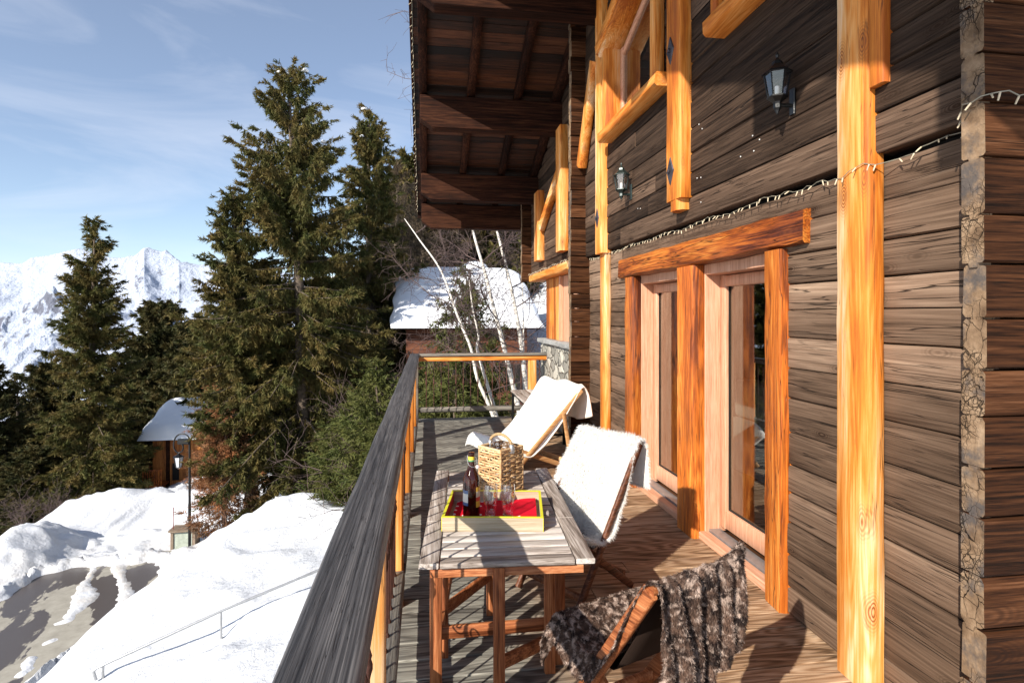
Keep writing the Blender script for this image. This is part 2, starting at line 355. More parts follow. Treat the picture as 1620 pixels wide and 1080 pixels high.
def snow_mat(name='snow', bs=0.35):
    t = NT(name); v = t.coord(); n1 = t.noise(v, 1.2, 6, 0.6); n2 = t.noise(v, 14, 6, 0.6); n3 = t.noise(v, 90, 3, 0.6)
    t.base(t.ramp(n1, [(0.3, (0.72, 0.745, 0.79)), (0.7, (0.79, 0.81, 0.84))]), 0.55, 0, 0.3)
    h = t.math('ADD', t.math('MULTIPLY', n2, 0.8), t.math('MULTIPLY', n3, 0.18)); t.bump(h, bs, 0.06)
    return t.mat
M['drab_x'] = wood('weathered_box_wood', 0, [(.10, .07, .05), (.2, .15, .11), (.3, .24, .18)], .8)
M['drab_z'] = wood('weathered_box_wood', 2, [(.10, .07, .05), (.2, .15, .11), (.3, .24, .18)], .8)
M['snow'] = snow_mat('snow', 0.3)
M['snow_r'] = snow_mat('roof_snow', 0.15)
def fabric(name, c, sc=400, b=0.2, var=0.06):
    t = NT(name); v = t.coord(); n = t.noise(v, sc, 2); m = t.noise(v, 9, 5, .6)
    t.base(t.ramp(m, [(0.3, tuple(x * (1 - var) for x in c)), (0.7, tuple(min(1, x * (1 + var)) for x in c))]), 0.95, 0, 0.1)
    t.b.inputs['Sheen Weight'].default_value = 0.15
    t.bump(n, b, 0.003); return t.mat
M['fleece'] = fabric('white_fleece', (0.84, 0.82, 0.77), 220, 0.5)
M['canvas'] = fabric('cream_canvas', (0.72, 0.66, 0.54), 600, 0.2)
M['canvas_d'] = fabric('grey_canvas', (0.10, 0.095, 0.09), 600, 0.2)
M['canvas_shade'] = fabric('shade_dark_canvas', (0.02, 0.012, 0.009), 600, 0.2); M['canvas_shade'].node_tree.nodes['Principled BSDF'].inputs['Sheen Weight'].default_value = 0  # sling cloth coloured near-black to stand in for shade below the fur throw
def glass_pane():
    t = NT('window_glass'); tr = t.new('BsdfTransparent', Color=(0.72, 0.76, 0.74, 1)); gl = t.new('BsdfGlossy', Color=(1, 1, 1, 1), Roughness=0.01)
    fc = t.new('LayerWeight', Blend=0.5).outputs['Facing']; fr = t.math('ADD', t.math('MULTIPLY', t.math('POWER', fc, 3.0), 0.85), 0.12)
    m = t.new('MixShader', i0=fr, i1=tr.outputs[0], i2=gl.outputs[0])
    t.l.new(m.outputs[0], t.out.inputs[0]); return t.mat
M['pane'] = glass_pane()
def thin_glass(name, c, ior=1.5):
    t = NT(name); tr = t.new('BsdfTransparent', Color=(*c, 1)); gl = t.new('BsdfGlossy', Color=(1, 1, 1, 1), Roughness=0.03)
    fc = t.new('LayerWeight', Blend=0.5).outputs['Facing']; fr = t.math('ADD', t.math('MULTIPLY', t.math('POWER', fc, 3.0), 0.8), 0.09)
    m = t.new('MixShader', i0=fr, i1=tr.outputs[0], i2=gl.outputs[0])
    t.l.new(m.outputs[0], t.out.inputs[0]); return t.mat
M['clear'] = thin_glass('clear_glass', (0.93, 0.93, 0.94), 1.6)
# ================================================================ THE SETTING: terrain, road, mountains
random.seed(5)
ctrl = []
def cp(px, py, d, dz=0.0): p = P(px, py, d); ctrl.append((p.x, p.y, p.z + dz))
def cw(x, y, z): ctrl.append((x, y, z))
# near snow bank beside the balcony
crest = [(30, 1110, 8.6), (130, 1015, 10.0), (250, 915, 12.0), (340, 848, 13.5), (395, 815, 14.5), (450, 798, 15.3), (535, 793, 16.0)]
for px, py, d in crest: cp(px, py, d)
for px, py, d in crest[:4]:
    p = P(px, py, d); n = Vector((-0.75, 0.66, 0)); q = p + n * 2.4; cw(q.x, q.y, -6.9); q = p + n * 0.7; cw(q.x, q.y, p.z - .45)
for px, py, d in crest[4:]:
    q = P(px, py, d + 3.0); cw(q.x, q.y, -5.6)
for px, py, d in [(250, 1085, 7.9), (350, 993, 9.2), (500, 925, 9.9), (440, 1078, 6.9), (420, 880, 12.2), (520, 850, 13), (560, 830, 13.6)]: cp(px, py, d)
for x, y, z in [(0, 0, -2.6), (2, 3, -2.7), (0, 6, -2.8), (2, 10, -2.9), (-1, 13, -3.2), (2, 16, -3.3), (-3, 1, -3.0), (-5, 3, -4.2), (-8, 4, -6.9), (-8, 0, -6.9), (8, 10, -1), (10, 0, -1)]: cw(x, y, z)
# road level -7
for x, y in [(-10, 6), (-14, 8), (-18, 10), (-12, 12), (-16, 14), (-10.5, 15), (-13, 18), (-20, 4), (-9, 18.5), (-24, 8)]: cw(x, y, -7.0)
cp(300, 873, 20.8); cp(270, 850, 22); cp(215, 850, 22.6); cp(330, 840, 22.3)
# snow beyond the road
cp(0, 862, 22.5, 0.2); cp(60, 850, 23.5); cp(100, 812, 27); cp(200, 800, 28.5); cp(150, 860, 22.5); cp(250, 800, 29); cp(300, 780, 30.5); cp(350, 765, 27)
cp(395, 812, 21); cp(485, 788, 22); cp(440, 775, 25); cp(530, 775, 24); cp(560, 760, 21); cp(600, 740, 22)
cp(240, 775, 38); cp(330, 745, 37); cp(0, 850, 31, -1.2); cp(60, 820, 36); cp(-60, 880, 24); cp(-120, 900, 22)
for x, y, z in [(-40, 40, -15), (-28, 50, -16), (-15, 48, -11), (-5, 40, -5), (2, 24, -3.6), (0, 34, -3), (5, 30, 0.3), (9, 36, 4), (7, 24, -1), (6, 50, 7), (0, 60, 6), (20, 40, 9), (-10, 62, -6), (-45, 15, -10), (-42, 60, -22), (20, 15, 2), (-30, 20, -9.2), (-34, 30, -12), (-8, -6, -6.5), (-30, -4, -7.5), (5, -6, -2.5)]: cw(x, y, z)
C = np.array(ctrl)
def _rb(A, B): return np.sqrt(((A[:, None, :] - B[None]) ** 2).sum(-1) + 0.6)
n_ = len(C); A_ = np.zeros((n_ + 3, n_ + 3)); A_[:n_, :n_] = _rb(C[:, :2], C[:, :2]) + np.eye(n_) * 0.02
A_[:n_, n_] = 1; A_[:n_, n_ + 1:] = C[:, :2]; A_[n_:, :n_] = A_[:n_, n_:].T
sol = np.linalg.solve(A_, np.concatenate([C[:, 2], [0, 0, 0]]))
def ground0(x, y):
    x = np.atleast_1d(np.asarray(x, float)); y = np.atleast_1d(np.asarray(y, float)); Q = np.stack([x.ravel(), y.ravel()], 1); out = []
    for i in range(0, len(Q), 20000):
        q = Q[i:i + 20000]; out.append(_rb(q, C[:, :2]) @ sol[:n_] + sol[n_] + q @ sol[n_ + 1:])
    return np.concatenate(out).reshape(x.shape)
road_px = [(-260, 1130), (-140, 1030), (0, 951), (40, 927), (70, 908), (110, 900), (150, 897), (175, 893), (215, 891), (236, 884), (250, 890), (248, 902), (252, 912), (262, 925)]
RP = [(G(a, b, -7.0).x, G(a, b, -7.0).y) for a, b in road_px] + [(-9.6, 13.5), (-8.2, 9), (-8, 0), (-40, 0)]
RP = np.array(RP)
def road_sd(x, y):
    ins = np.zeros(x.shape, bool); dm = np.full(x.shape, 1e9); n = len(RP)
    for i in range(n):
        x0, y0 = RP[i]; x1, y1 = RP[(i + 1) % n]
        cond = ((y0 > y) != (y1 > y)) & (x < (x1 - x0) * (y - y0) / (y1 - y0 + 1e-12) + x0); ins ^= cond
        dx, dy = x1 - x0, y1 - y0; t = np.clip(((x - x0) * dx + (y - y0) * dy) / (dx * dx + dy * dy), 0, 1)
        dm = np.minimum(dm, np.hypot(x - x0 - t * dx, y - y0 - t * dy))
    return np.where(ins, -dm, dm)
def gpt(a, b): q = G(a, b, -7.0); return q.x, q.y
streaks = [([(150, 893), (140, 915), (132, 925), (135, 945), (128, 958), (118, 966), (110, 975)], [.12, .10, .16, .34, .24, .22, .16]),
           ([(186, 893), (192, 915), (198, 932), (197, 950), (192, 966)], [.22, .13, .16, .20, .18]),
           ([(105, 982), (92, 985)], [.16, .1]), ([(48, 1040), (42, 1058), (32, 1068)], [.10, .12, .08]), ([(85, 1012), (75, 1016)], [.14, .08]), ([(204, 935), (208, 938)], [.1, .06])]
def ground(x, y, detail=True):
    x = np.atleast_1d(np.asarray(x, float)); y = np.atleast_1d(np.asarray(y, float))
    z = ground0(x, y); sd = road_sd(x, y) + (fbm(x * 1.7, y * 1.7, 0, 4, 3) - .5) * .55
    # undulation of the snow: lumpy by the road, smooth on the near bank
    lump = np.clip((sd + 0.2) / 1.5, 0, 1) * np.clip((y - 12.0) / 4, 0, 1)
    z = z + lump * ((fbm(x * .55, y * .55, 0, 4, 11) - .5) * .8 + (ridged(x * .9, y * .9, 4, 5) - .35) * .28 + (fbm(x * 3.1, y * 3.1, 0, 3, 8) - .5) * .10)
    z = z + (fbm(x * .35, y * .35, 0, 3, 21) - .5) * .25 * np.clip((sd - .5) / 2, 0, 1)
    tr = np.exp(-((x + 3.0 + (y - 9) * -.2) / 1.2) ** 2) * np.clip((y - 4) / 2, 0, 1) * np.clip((12 - y) / 2, 0, 1)
    z = z + (fbm(x * 1.6, y * 1.6, 0, 4, 2) - .5) * .38 * tr + (fbm(x * 2.2, y * 2.2, 0, 3, 6) - .5) * .05 + (ridged(x * .8 + y * .3, y * .5, 4, 9) - .4) * .14 * np.clip((sd - .6) / 1.5, 0, 1)
    # long mound ploughed up along the left verge
    for (a, b, dd, h, r1) in [(18, 885, 20.5, .5, 1.0), (55, 866, 21.8, .6, 1.1), (78, 853, 22.8, .4, .9), (266, 884, 19.3, .55, .7), (175, 812, 27, .8, 1.6), (235, 800, 28, .7, 1.5)]:
        q = P(a, b, dd); z = z + h * np.exp(-((x - q.x) ** 2 + (y - q.y) ** 2) / r1 ** 2)
    # the road: snow only as thick as its edge and patches
    th = np.clip(sd * .9, -0.4, 0.32)
    for pts, rs in streaks:
        w = [gpt(*p) for p in pts]
        for i in range(len(w) - 1):
            (x0, y0), (x1, y1) = w[i], w[i + 1]; dx, dy = x1 - x0, y1 - y0
            t = np.clip(((x - x0) * dx + (y - y0) * dy) / (dx * dx + dy * dy), 0, 1); r = rs[i] + (rs[i + 1] - rs[i]) * t
            d = np.hypot(x - x0 - t * dx, y - y0 - t * dy) + (fbm(x * 5, y * 5, 0, 3, 4) - .5) * .22
            th = np.maximum(th, np.clip((r - d) * .6, -.4, .05))
    inr = np.clip(0.5 - sd / 1.6, 0, 1)
    return np.where(sd < 0.35, np.minimum(z * 0 + -7.0 + th, np.maximum(z, -7.0 + th)), z * (1 - inr) + (-7.0 + .32 + (sd - .35) * .3) * inr)
def height(x, y): return float(ground(np.array([x]), np.array([y]))[0])
def sheet(name, xs, ys, zf, mat, smooth=True):
    X, Y = np.meshgrid(xs, ys, indexing='ij'); Z = zf(X, Y); V = np.stack([X, Y, Z], -1).reshape(-1, 3)
    a = np.arange(X.size).reshape(X.shape); Q = np.stack([a[:-1, :-1], a[1:, :-1], a[1:, 1:], a[:-1, 1:]], -1).reshape(-1, 4)
    return link(name, np_mesh(name, V, Q, 4, smooth), mat)
def snow_ground_mat():
    t = NT('snow_ground'); v = t.coord(); n1 = t.noise(v, 0.9, 6, 0.6); n2 = t.noise(v, 7, 6, 0.6); n3 = t.noise(v, 60, 3, 0.6)
    col = t.ramp(n1, [(0.3, (0.60, 0.63, 0.68)), (0.7, (0.70, 0.72, 0.75))])
    sx = t.new('SeparateXYZ', Vector=v)
    # dirt thrown up by the plough along the road edge
    pat = t.noise(v, 1.1, 6, 0.7); spk = t.noise(v, 26, 3, 0.7)
    low = t.ramp(t.math('ADD', sx.outputs[2], 8.0), [(0.95, (1, 1, 1)), (1.0, (0, 0, 0))])
    fx = t.math('MULTIPLY', t.math('ABSOLUTE', t.math('ADD', sx.outputs[0], 11.0)), 0.13, clamp=True)
    fy = t.math('MULTIPLY', t.math('ABSOLUTE', t.math('SUBTRACT', sx.outputs[1], 20.0)), 0.17, clamp=True)
    near = t.math('MULTIPLY', t.math('SUBTRACT', 1.0, fx), t.math('SUBTRACT', 1.0, fy))
    dirt = t.math('MULTIPLY', t.ramp(t.math('ADD', t.math('MULTIPLY', pat, .75), t.math('MULTIPLY', spk, .25)), [(0.44, (0, 0, 0)), (0.60, (1, 1, 1))]), near)
    col = t.mix(t.math('MULTIPLY', dirt, 0.75), col, (0.48, 0.42, 0.33))
    t.base(col, 0.6, 0, 0.25); t.bump(t.math('ADD', n2, t.math('MULTIPLY', n3, 0.25)), 0.5, 0.10); return t.mat
snow_g = snow_ground_mat()
near_g = struct(sheet('snow_ground', np.concatenate([np.arange(-46, -20, .5), np.arange(-20, -2, .11), np.arange(-2, 26, .6)]),
              np.concatenate([np.arange(-8, 8, .35), np.arange(8, 26, .11), np.arange(26, 68, .6)]), lambda X, Y: ground(X, Y), snow_g))
def asphalt():
    t = NT('wet_asphalt'); v = t.coord(); n = t.noise(t.scale(v, (.5, .22, 1)), 1.3, 10, 0.62, 0.5); f = t.noise(v, 120, 3)
    f2 = t.noise(v, 3.0, 6, .7)
    wet = t.ramp(n, [(0.505, (1, 1, 1)), (0.512, (0, 0, 0))])
    dry = t.ramp(f2, [(0.3, (0.27, 0.25, 0.205)), (0.7, (0.40, 0.375, 0.315))])
    col = t.mix(wet, dry, (0.075, 0.060, 0.052)); col = t.mix(t.math('MULTIPLY', f, 0.25), col, (0.1, 0.1, 0.1))
    st = t.new('TexVoronoi', Vector=v, Scale=0.28).outputs['Distance']
    col = t.mix(t.ramp(st, [(0.07, (0.8, 0.8, 0.8)), (0.10, (0, 0, 0))]), col, (0.30, 0.19, 0.10))
    t.base(col, t.math('SUBTRACT', 0.8, t.math('MULTIPLY', wet, 0.5)), 0, 0.5); t.bump(f, 0.25, 0.006); return t.mat
def road_mesh():
    gx, gy = np.arange(-44, -6, .4), np.arange(-6, 24, .4); X, Y = np.meshgrid(gx, gy, indexing='ij'); ok = road_sd(X + .2, Y + .2) < .55
    a = np.arange(X.size).reshape(X.shape); Q = np.stack([a[:-1, :-1], a[1:, :-1], a[1:, 1:], a[:-1, 1:]], -1)[ok[:-1, :-1]]
    V = np.stack([X, Y, X * 0 - 7.0], -1).reshape(-1, 3); return struct(link('road', np_mesh('road', V, Q, 4), asphalt()))
road_mesh()
# valley floor and mountains
ridge_px = [(-700, 470), (-400, 440), (-200, 425), (-80, 418), (0, 412), (36, 411), (49, 403), (73, 400), (107, 389), (125, 387), (150, 392), (175, 399), (200, 401), (213, 399), (228, 390), (244, 395), (267, 405), (287, 420), (311, 422), (333, 419), (355, 421), (420, 426), (520, 432), (700, 440), (1000, 430)]
def mountains():
    rx = np.array([p[0] for p in ridge_px], float); ry = np.array([p[1] for p in ridge_px], float)
    px = np.concatenate([np.linspace(-600, -30, 90), np.linspace(-28, 420, 470), np.linspace(425, 900, 60)])
    D = np.concatenate([np.linspace(900, 2600, 40), np.linspace(2620, 6400, 270), np.linspace(6450, 8000, 20)])
    PX, DD = np.meshgrid(px, D, indexing='ij'); R = 6000.0
    yr = np.interp(PX, rx, ry); zr = (HY - yr) / F0 * R
    t = np.clip((DD - 900) / (R - 900), 0, 1.4)
    prof = np.where(t < 1, 0.30 * t ** 1.2 + 0.70 * np.clip((t - .35) / .65, 0, 1) ** 1.9, 1 - (t - 1) * 2.2)
    z0 = -620.0; z = z0 + (zr - z0) * prof
    s = (PX - CX) / F0 * DD; X = s * CT + DD * ST; Y = -s * ST + DD * CT
    wx = X + 260 * (fbm(X / 900, Y / 900, 0, 3, 90) - .5); wy = Y + 260 * (fbm(X / 900, Y / 900, 0, 3, 91) - .5)
    r = ridged(wx / 1150, wy / 1150, 7, 40) - .42; f = fbm(X / 260, Y / 260, 0, 6, 50) - .5
    amp = np.clip(1 - np.abs(DD - R) / 550, 0, 1); a = 1 - .80 * amp
    z = z + a * (r * 520 * np.clip(t * 1.5, 0, 1) + f * 120) + amp * (ridged(wx / 190, wy / 240, 5, 77) - .4) * 30
    # the pointed peak: a dark facet falling away to the right of its arete
    k = np.clip((PX - 228) / 55, 0, 1); z = z - 150 * np.where(PX > 228, np.sin(np.pi * k) ** 1.0, 0) * np.clip(1 - np.abs(DD - 5650) / 330, 0, 1)
    V = np.stack([X, Y, z + EYE], -1).reshape(-1, 3); a = np.arange(PX.size).reshape(PX.shape)
    Q = np.stack([a[:-1, :-1], a[1:, :-1], a[1:, 1:], a[:-1, 1:]], -1).reshape(-1, 4)
    t_ = NT('mountain_snow'); geo = t_.new('NewGeometry'); nz_ = t_.new('SeparateXYZ', Vector=geo.outputs['Normal']).outputs[2]
    v = t_.coord(); n = t_.noise(v, 0.006, 8, 0.65); n2 = t_.noise(v, 0.03, 6, 0.65)
    rock = t_.math('ADD', nz_, t_.math('MULTIPLY', t_.math('SUBTRACT', n2, .5), .55))
    rk = t_.ramp(rock, [(0.44, (1, 1, 1)), (0.54, (0, 0, 0))])
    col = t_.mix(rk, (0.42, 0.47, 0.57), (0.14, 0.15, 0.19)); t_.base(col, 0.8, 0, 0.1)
    t_.bump(t_.math('ADD', n, t_.math('MULTIPLY', n2, .18)), 1.0, 80.0)
    struct(link('mountains', np_mesh('mountains', V, Q, 4, True), t_.mat))
mountains()
struct(MB().grid(lambda u, v: ((u - .5) * 50000, (v - .5) * 50000, -640), 10, 10).build('valley', M['snow']))
# hillside that carries the near ground down into the valley
def hillside(X, Y):
    r = np.hypot(X, Y - 20); g = ground0(np.clip(X, -45, 25), np.clip(Y, -7, 67))
    return g - 1.0 - np.clip(r - 45, 0, None) * .42 - 0.4 * (fbm(X / 30, Y / 30) - .5) * np.clip(r - 40, 0, 60)
def hill_sheet():
    o = sheet('hillside', np.concatenate([np.arange(-1400, -46, 30), np.arange(-45, 27, 4), np.arange(30, 600, 30)]),
              np.concatenate([np.arange(-600, -8, 30), np.arange(-7, 69, 4), np.arange(72, 1400, 30)]), lambda X, Y: np.where((X > -45.5) & (X < 25.5) & (Y > -7.6) & (Y < 67.6), ground0(X, Y) - 3.0, hillside(X, Y)), M['snow'])
    struct(o)
hill_sheet()

# ================================================================ TREES
def foliage_mat(name, dark, mid, warm, lite, wamt=0.5):
    t = NT(name); v = t.coord(); n = t.noise(v, 1.1, 3, .6); n2 = t.noise(v, 4.5, 3, .6); isl = t.new('NewGeometry').outputs['Random Per Island']
    c = t.mix(isl, dark, mid); c = t.mix(t.math('MULTIPLY', t.ramp(n, [(.4, (0, 0, 0)), (.65, (1, 1, 1))]), wamt), c, warm)
    c = t.mix(t.math('MULTIPLY', t.ramp(n2, [(.5, (0, 0, 0)), (.7, (1, 1, 1))]), .5), c, lite)
    t.base(c, 0.7, 0, 0.25)
    tl = t.new('BsdfTranslucent', Color=c); m = t.new('MixShader', i0=0.25, i1=t.b.outputs[0], i2=tl.outputs[0]); t.l.new(m.outputs[0], t.out.inputs[0])
    return t.mat
F_SPR = foliage_mat('spruce_needles', (0.036, 0.045, 0.012), (0.085, 0.092, 0.024), (0.185, 0.12, 0.038), (0.14, 0.135, 0.034), .7)
F_DRK = foliage_mat('dark_spruce_needles', (0.024, 0.032, 0.012), (0.062, 0.066, 0.02), (0.11, 0.072, 0.024), (0.085, 0.088, 0.026), .65)
F_YNG = foliage_mat('young_spruce_needles', (0.035, 0.050, 0.012), (0.085, 0.100, 0.022), (0.12, 0.105, 0.03), (0.135, 0.14, 0.034), .5)
F_LAR = foliage_mat('bare_larch_twigs', (0.05, 0.038, 0.028), (0.11, 0.083, 0.058), (0.13, 0.085, 0.05), (0.10, 0.10, 0.05), .6)
F_RED = foliage_mat('dry_larch_twigs', (0.10, 0.055, 0.028), (0.20, 0.11, 0.055), (0.36, 0.13, 0.045), (0.16, 0.12, 0.06), .8)
M['bark'] = plain('grey_brown_bark', (0.10, 0.075, 0.055), 0.9, 0, 0.5, 9, 0.8)
def tubes_np(P0, P1, r0, r1, n=4):
    """many straight tapered twigs as one vertex/face array"""
    T = P1 - P0; T /= (np.linalg.norm(T, axis=1, keepdims=True) + 1e-9)
    up = np.where(np.abs(T[:, 2:3]) > .9, np.array([[1., 0, 0]]), np.array([[0, 0, 1.]])); A = np.cross(T, up); A /= (np.linalg.norm(A, axis=1, keepdims=True) + 1e-9); B = np.cross(T, A)
    ang = 2 * np.pi * np.arange(n) / n; c, s = np.cos(ang), np.sin(ang)
    ring = A[:, None] * c[None, :, None] + B[:, None] * s[None, :, None]
    V = np.concatenate([P0[:, None] + ring * np.reshape(r0, (-1, 1, 1)), P1[:, None] + ring * np.reshape(r1, (-1, 1, 1))], 1)
    b = np.arange(len(P0))[:, None] * 2 * n; j = np.arange(n); k = (j + 1) % n
    Fq = np.stack([b + j, b + k, b + n + k, b + n + j], -1).reshape(-1, 4)
    return V.reshape(-1, 3), Fq
def leaves(base, dirn, length, width, rg):
    """one slim triangle per needle spray"""
    n = len(base); r = rg.normal(size=(n, 3)); side = np.cross(dirn, r); side /= (np.linalg.norm(side, axis=1, keepdims=True) + 1e-9)
    w = width.reshape(-1, 1); L = length.reshape(-1, 1)
    a = base - side * w * .5; b = base + side * w * .5; c = base + dirn * L
    V = np.stack([a, b, c], 1).reshape(-1, 3); return V, np.arange(n * 3).reshape(-1, 3)
def spruce(label, base, H, R, seed, mat=None, c0=.10, dens=9.0, leaf=.15, lw=.34, droop=1.0, hang=.8, power=.8, trunk_r=None, sparse=1.0, group=None, snowy=0, bark=None, name='spruce_tree', cat='tree', lean=(0, 0), gaps=.5, perleaf=7, cluster=.11):
    rg = np.random.default_rng(seed); mat = mat or F_SPR
    th = thing(name, label, cat, base, rg.random() * .01, group); _loc.add(th.name)
    trunk_r = trunk_r or H * .017
    nb = int(H * dens); t = c0 + (1 - c0) * rg.random(nb) ** 1.12 * .985; az = rg.random(nb) * 2 * np.pi
    prof = ((1 - t) / (1 - c0)) ** power; prof = prof * np.clip(.50 + (t - c0) * 3.5, 0, 1)
    irr = .78 + .62 * vnoise(np.cos(az) * 1.7 + 5, np.sin(az) * 1.7 + 5, t * H * .55, seed)
    L = R * prof * irr * (.72 + .4 * rg.random(nb)) + .10
    big = rg.random(nb) < .05; L = np.where(big, L * 1.22, L)
    keep = vnoise(np.cos(az) * 1.4 + 9, np.sin(az) * 1.4 + 9, t * H * .8, seed + 5) > gaps * .42; t, az, L = t[keep], az[keep], L[keep]; nb = len(t)
    dirh = np.stack([np.cos(az), np.sin(az), az * 0], 1)
    a_ = (.55 * t + -.28 * (1 - t)) + rg.normal(size=nb) * .10; b_ = (.55 * (1 - t) + .15) * droop; c_ = .42
    def curve(i, s): # position on branch i
        z = L[i] * (a_[i] * s - b_[i] * s ** 2 + c_ * s ** 3 * .6)
        lx = lean[0] * t[i]; ly = lean[1] * t[i]
        p = dirh[i] * (L[i] * s)[:, None]; p[:, 2] += z + t[i] * H; p[:, 0] += lx; p[:, 1] += ly; return p
    # woody limbs
    V, Q = [], []; nseg = 4; off = 0
    for k in range(nseg):
        i = np.arange(nb); p0 = curve(i, np.full(nb, k / nseg)); p1 = curve(i, np.full(nb, (k + 1) / nseg))
        rr = trunk_r * .16 * (L / R + .15); v, f = tubes_np(p0, p1, rr * (1 - k / nseg * .85), rr * (1 - (k + 1) / nseg * .85), 3); V.append(v); Q.append(f + off); off += len(v)
    mb = MB(); pts = []; rs = []
    for k in range(13):
        q = k / 12; pts.append((lean[0] * q + .05 * math.sin(q * 7 + seed), lean[1] * q + .05 * math.cos(q * 5), q * H * .99 - (.3 if k == 0 else 0))); rs.append(trunk_r * (1 - q) ** .8 * (1.25 if k == 0 else 1) + .012)
    mb.tube(pts, rs, 9); tr = mb.build('trunk', bark or M['bark'], th, smooth=60)
    LV, LQ = np.concatenate(V), np.concatenate(Q); LF = np.concatenate([LQ[:, [0, 1, 2]], LQ[:, [0, 2, 3]]])
    # twigs
    cnt = np.maximum(3, (L / cluster * sparse)).astype(int) * 2
    bi = np.repeat(np.arange(nb), cnt); s = .04 + .96 * rg.random(len(bi)) ** .72; side = np.where(rg.random(len(bi)) < .5, -1, 1)
    p = curve(bi, s); lat = np.stack([-dirh[bi, 1], dirh[bi, 0], np.zeros(len(bi))], 1) * side[:, None]
    hg = (rg.random(len(bi)) < hang * .75)
    tl = (L[bi] * .30 * (1.15 - s) + .16 + .10 * rg.random(len(bi))) * np.where(hg, .75, 1.0); tl = np.minimum(tl, .85) * (.55 + .6 * rg.random(len(bi)))
    tipup = (s > .9)
    d = dirh[bi] * (.65) + lat * (.75 * (1 - s[:, None] * .4)) + np.array([0, 0, -.22]); d[hg] = dirh[bi][hg] * .2 + lat[hg] * .22 + np.array([0, 0, -1.0])
    d[tipup] = dirh[bi][tipup] + np.array([0, 0, .30]); tl = np.where(tipup, tl * 1.5, tl); d += rg.normal(size=d.shape) * .16; d /= np.linalg.norm(d, axis=1, keepdims=True)
    # needle sprays along each twig
    k = perleaf; ti = np.repeat(np.arange(len(bi)), k); u = rg.random(len(ti))
    pos = p[ti] + d[ti] * (tl[ti] * u)[:, None] + rg.normal(size=(len(ti), 3)) * .018; pos[:, 2] -= np.where(hg[ti], 0, .22 * tl[ti] * u ** 2)
    dd = d[ti] * .9 + rg.normal(size=(len(ti), 3)) * .52; dd[:, 2] -= .15; dd /= np.linalg.norm(dd, axis=1, keepdims=True)
    ln = leaf * (.6 + .8 * rg.random(len(ti))); v, f = leaves(pos, dd, ln, ln * lw, rg)
    # leader
    cm_ = np_mesh('crown', np.concatenate([v, LV]), np.concatenate([f, LF + len(v)]), 3); co = link('crown', cm_, [mat, bark or M['bark']], th)
    mi = np.zeros(len(f) + len(LF), dtype=np.int32); mi[len(f):] = 1; cm_.polygons.foreach_set('material_index', mi)
    if snowy:
        i = rg.integers(0, nb, snowy); i[: snowy // 2 + 1] = np.argsort(-t)[4:4 + snowy // 2 + 1]; q = curve(i, .45 + .5 * rg.random(snowy))
        for w in q:
            r = .09 + rg.random() * .10
            MB().lathe([(0, r * .7), (r * .6, r * .6), (r, r * .15), (r * .7, -r * .2), (0, -r * .3)], (w[0], w[1], w[2] + .06), 8).build('snow_clump', M['snow_r'], th, smooth=80)
    return th
def copy_thing(src, loc, rot, sc, label, group=None):
    r = src.copy(); COL.objects.link(r); r.location = loc; r.rotation_euler = (0, 0, rot); r.scale = (sc[0], sc[0], sc[1]); r['label'] = label
    if group: r['group'] = group
    for ch in list(src.children):
        c = ch.copy(); COL.objects.link(c); c.parent = r
    return r
def gp(px, d, dz=-.15):
    q = P(px, 500, d); return (q.x, q.y, height(q.x, q.y) + dz)
def hfor(py_top, base, px, d): return P(px, py_top, d).z - base[2]
GT = 'spruces beyond the snow bank'
b = gp(484, 22); spruce('tallest spruce, with a broad ragged crown and snow clumps near its top', b, hfor(103, b, 458, 22), 3.35, 11, c0=.07, dens=26, leaf=.14, lw=.30, hang=1.15, power=.60, group=GT, snowy=6, lean=(-.6, 0), gaps=.75, perleaf=23, cluster=.09)
b = gp(585, 27); spruce('second tallest spruce, narrow topped, right behind the tallest one', b, hfor(163, b, 583, 27), 3.1, 12, c0=.06, dens=24, leaf=.16, lw=.30, hang=1.15, power=.80, group=GT, gaps=.65, snowy=3, perleaf=20)
b = gp(396, 21.5); spruce('slimmer spruce with a bare grey lower trunk left of the tallest one', b, hfor(305, b, 368, 21.5), 1.85, 13, c0=.2, dens=26, leaf=.14, lw=.30, hang=1.05, power=.62, group=GT, lean=(-.65, 0), gaps=.6, perleaf=22)
b = gp(148, 34); spruce('tall lone spruce standing clear against the snowy mountains on the left', b, hfor(343, b, 148, 34), 3.15, 14, F_SPR, c0=.02, dens=22, leaf=.19, lw=.28, hang=.6, droop=.8, power=.74, group=GT, gaps=.8, perleaf=19, cluster=.11)
b = gp(255, 50, -1); mid = spruce('dark spruce with a rounded dense crown behind the small snow roofed hut', b, hfor(478, b, 270, 50), 5.0, 15, F_DRK, c0=.02, dens=17, leaf=.36, lw=.4, hang=.7, power=.55, group=GT, snowy=10, gaps=.4, perleaf=11)
b = gp(28, 40, -1); spruce('small spruce at the left edge of the photo below the mountains', b, hfor(588, b, 26, 40), 3.0, 16, F_DRK, c0=.02, dens=14, leaf=.22, hang=.5, power=.8, group=GT, gaps=.7)
sm = spruce('bushy young spruce rising beside the corner of the balcony handrail', gp(598, 15.5), hfor(572, gp(598, 15.5), 598, 15.5), 1.3, 17, F_YNG, c0=.02, dens=44, leaf=.12, lw=.30, hang=.25, perleaf=11,  droop=.5, power=.75, group='young spruces below the balcony', gaps=.4)
dk = spruce('dark spruce filling the gap between the hut and the tall spruces', gp(330, 44, -1), hfor(500, gp(330, 44, -1), 330, 44), 4.6, 18, F_DRK, c0=.02, dens=17, leaf=.34, lw=.4, hang=.8, power=.58, group=GT, gaps=.4, perleaf=11)
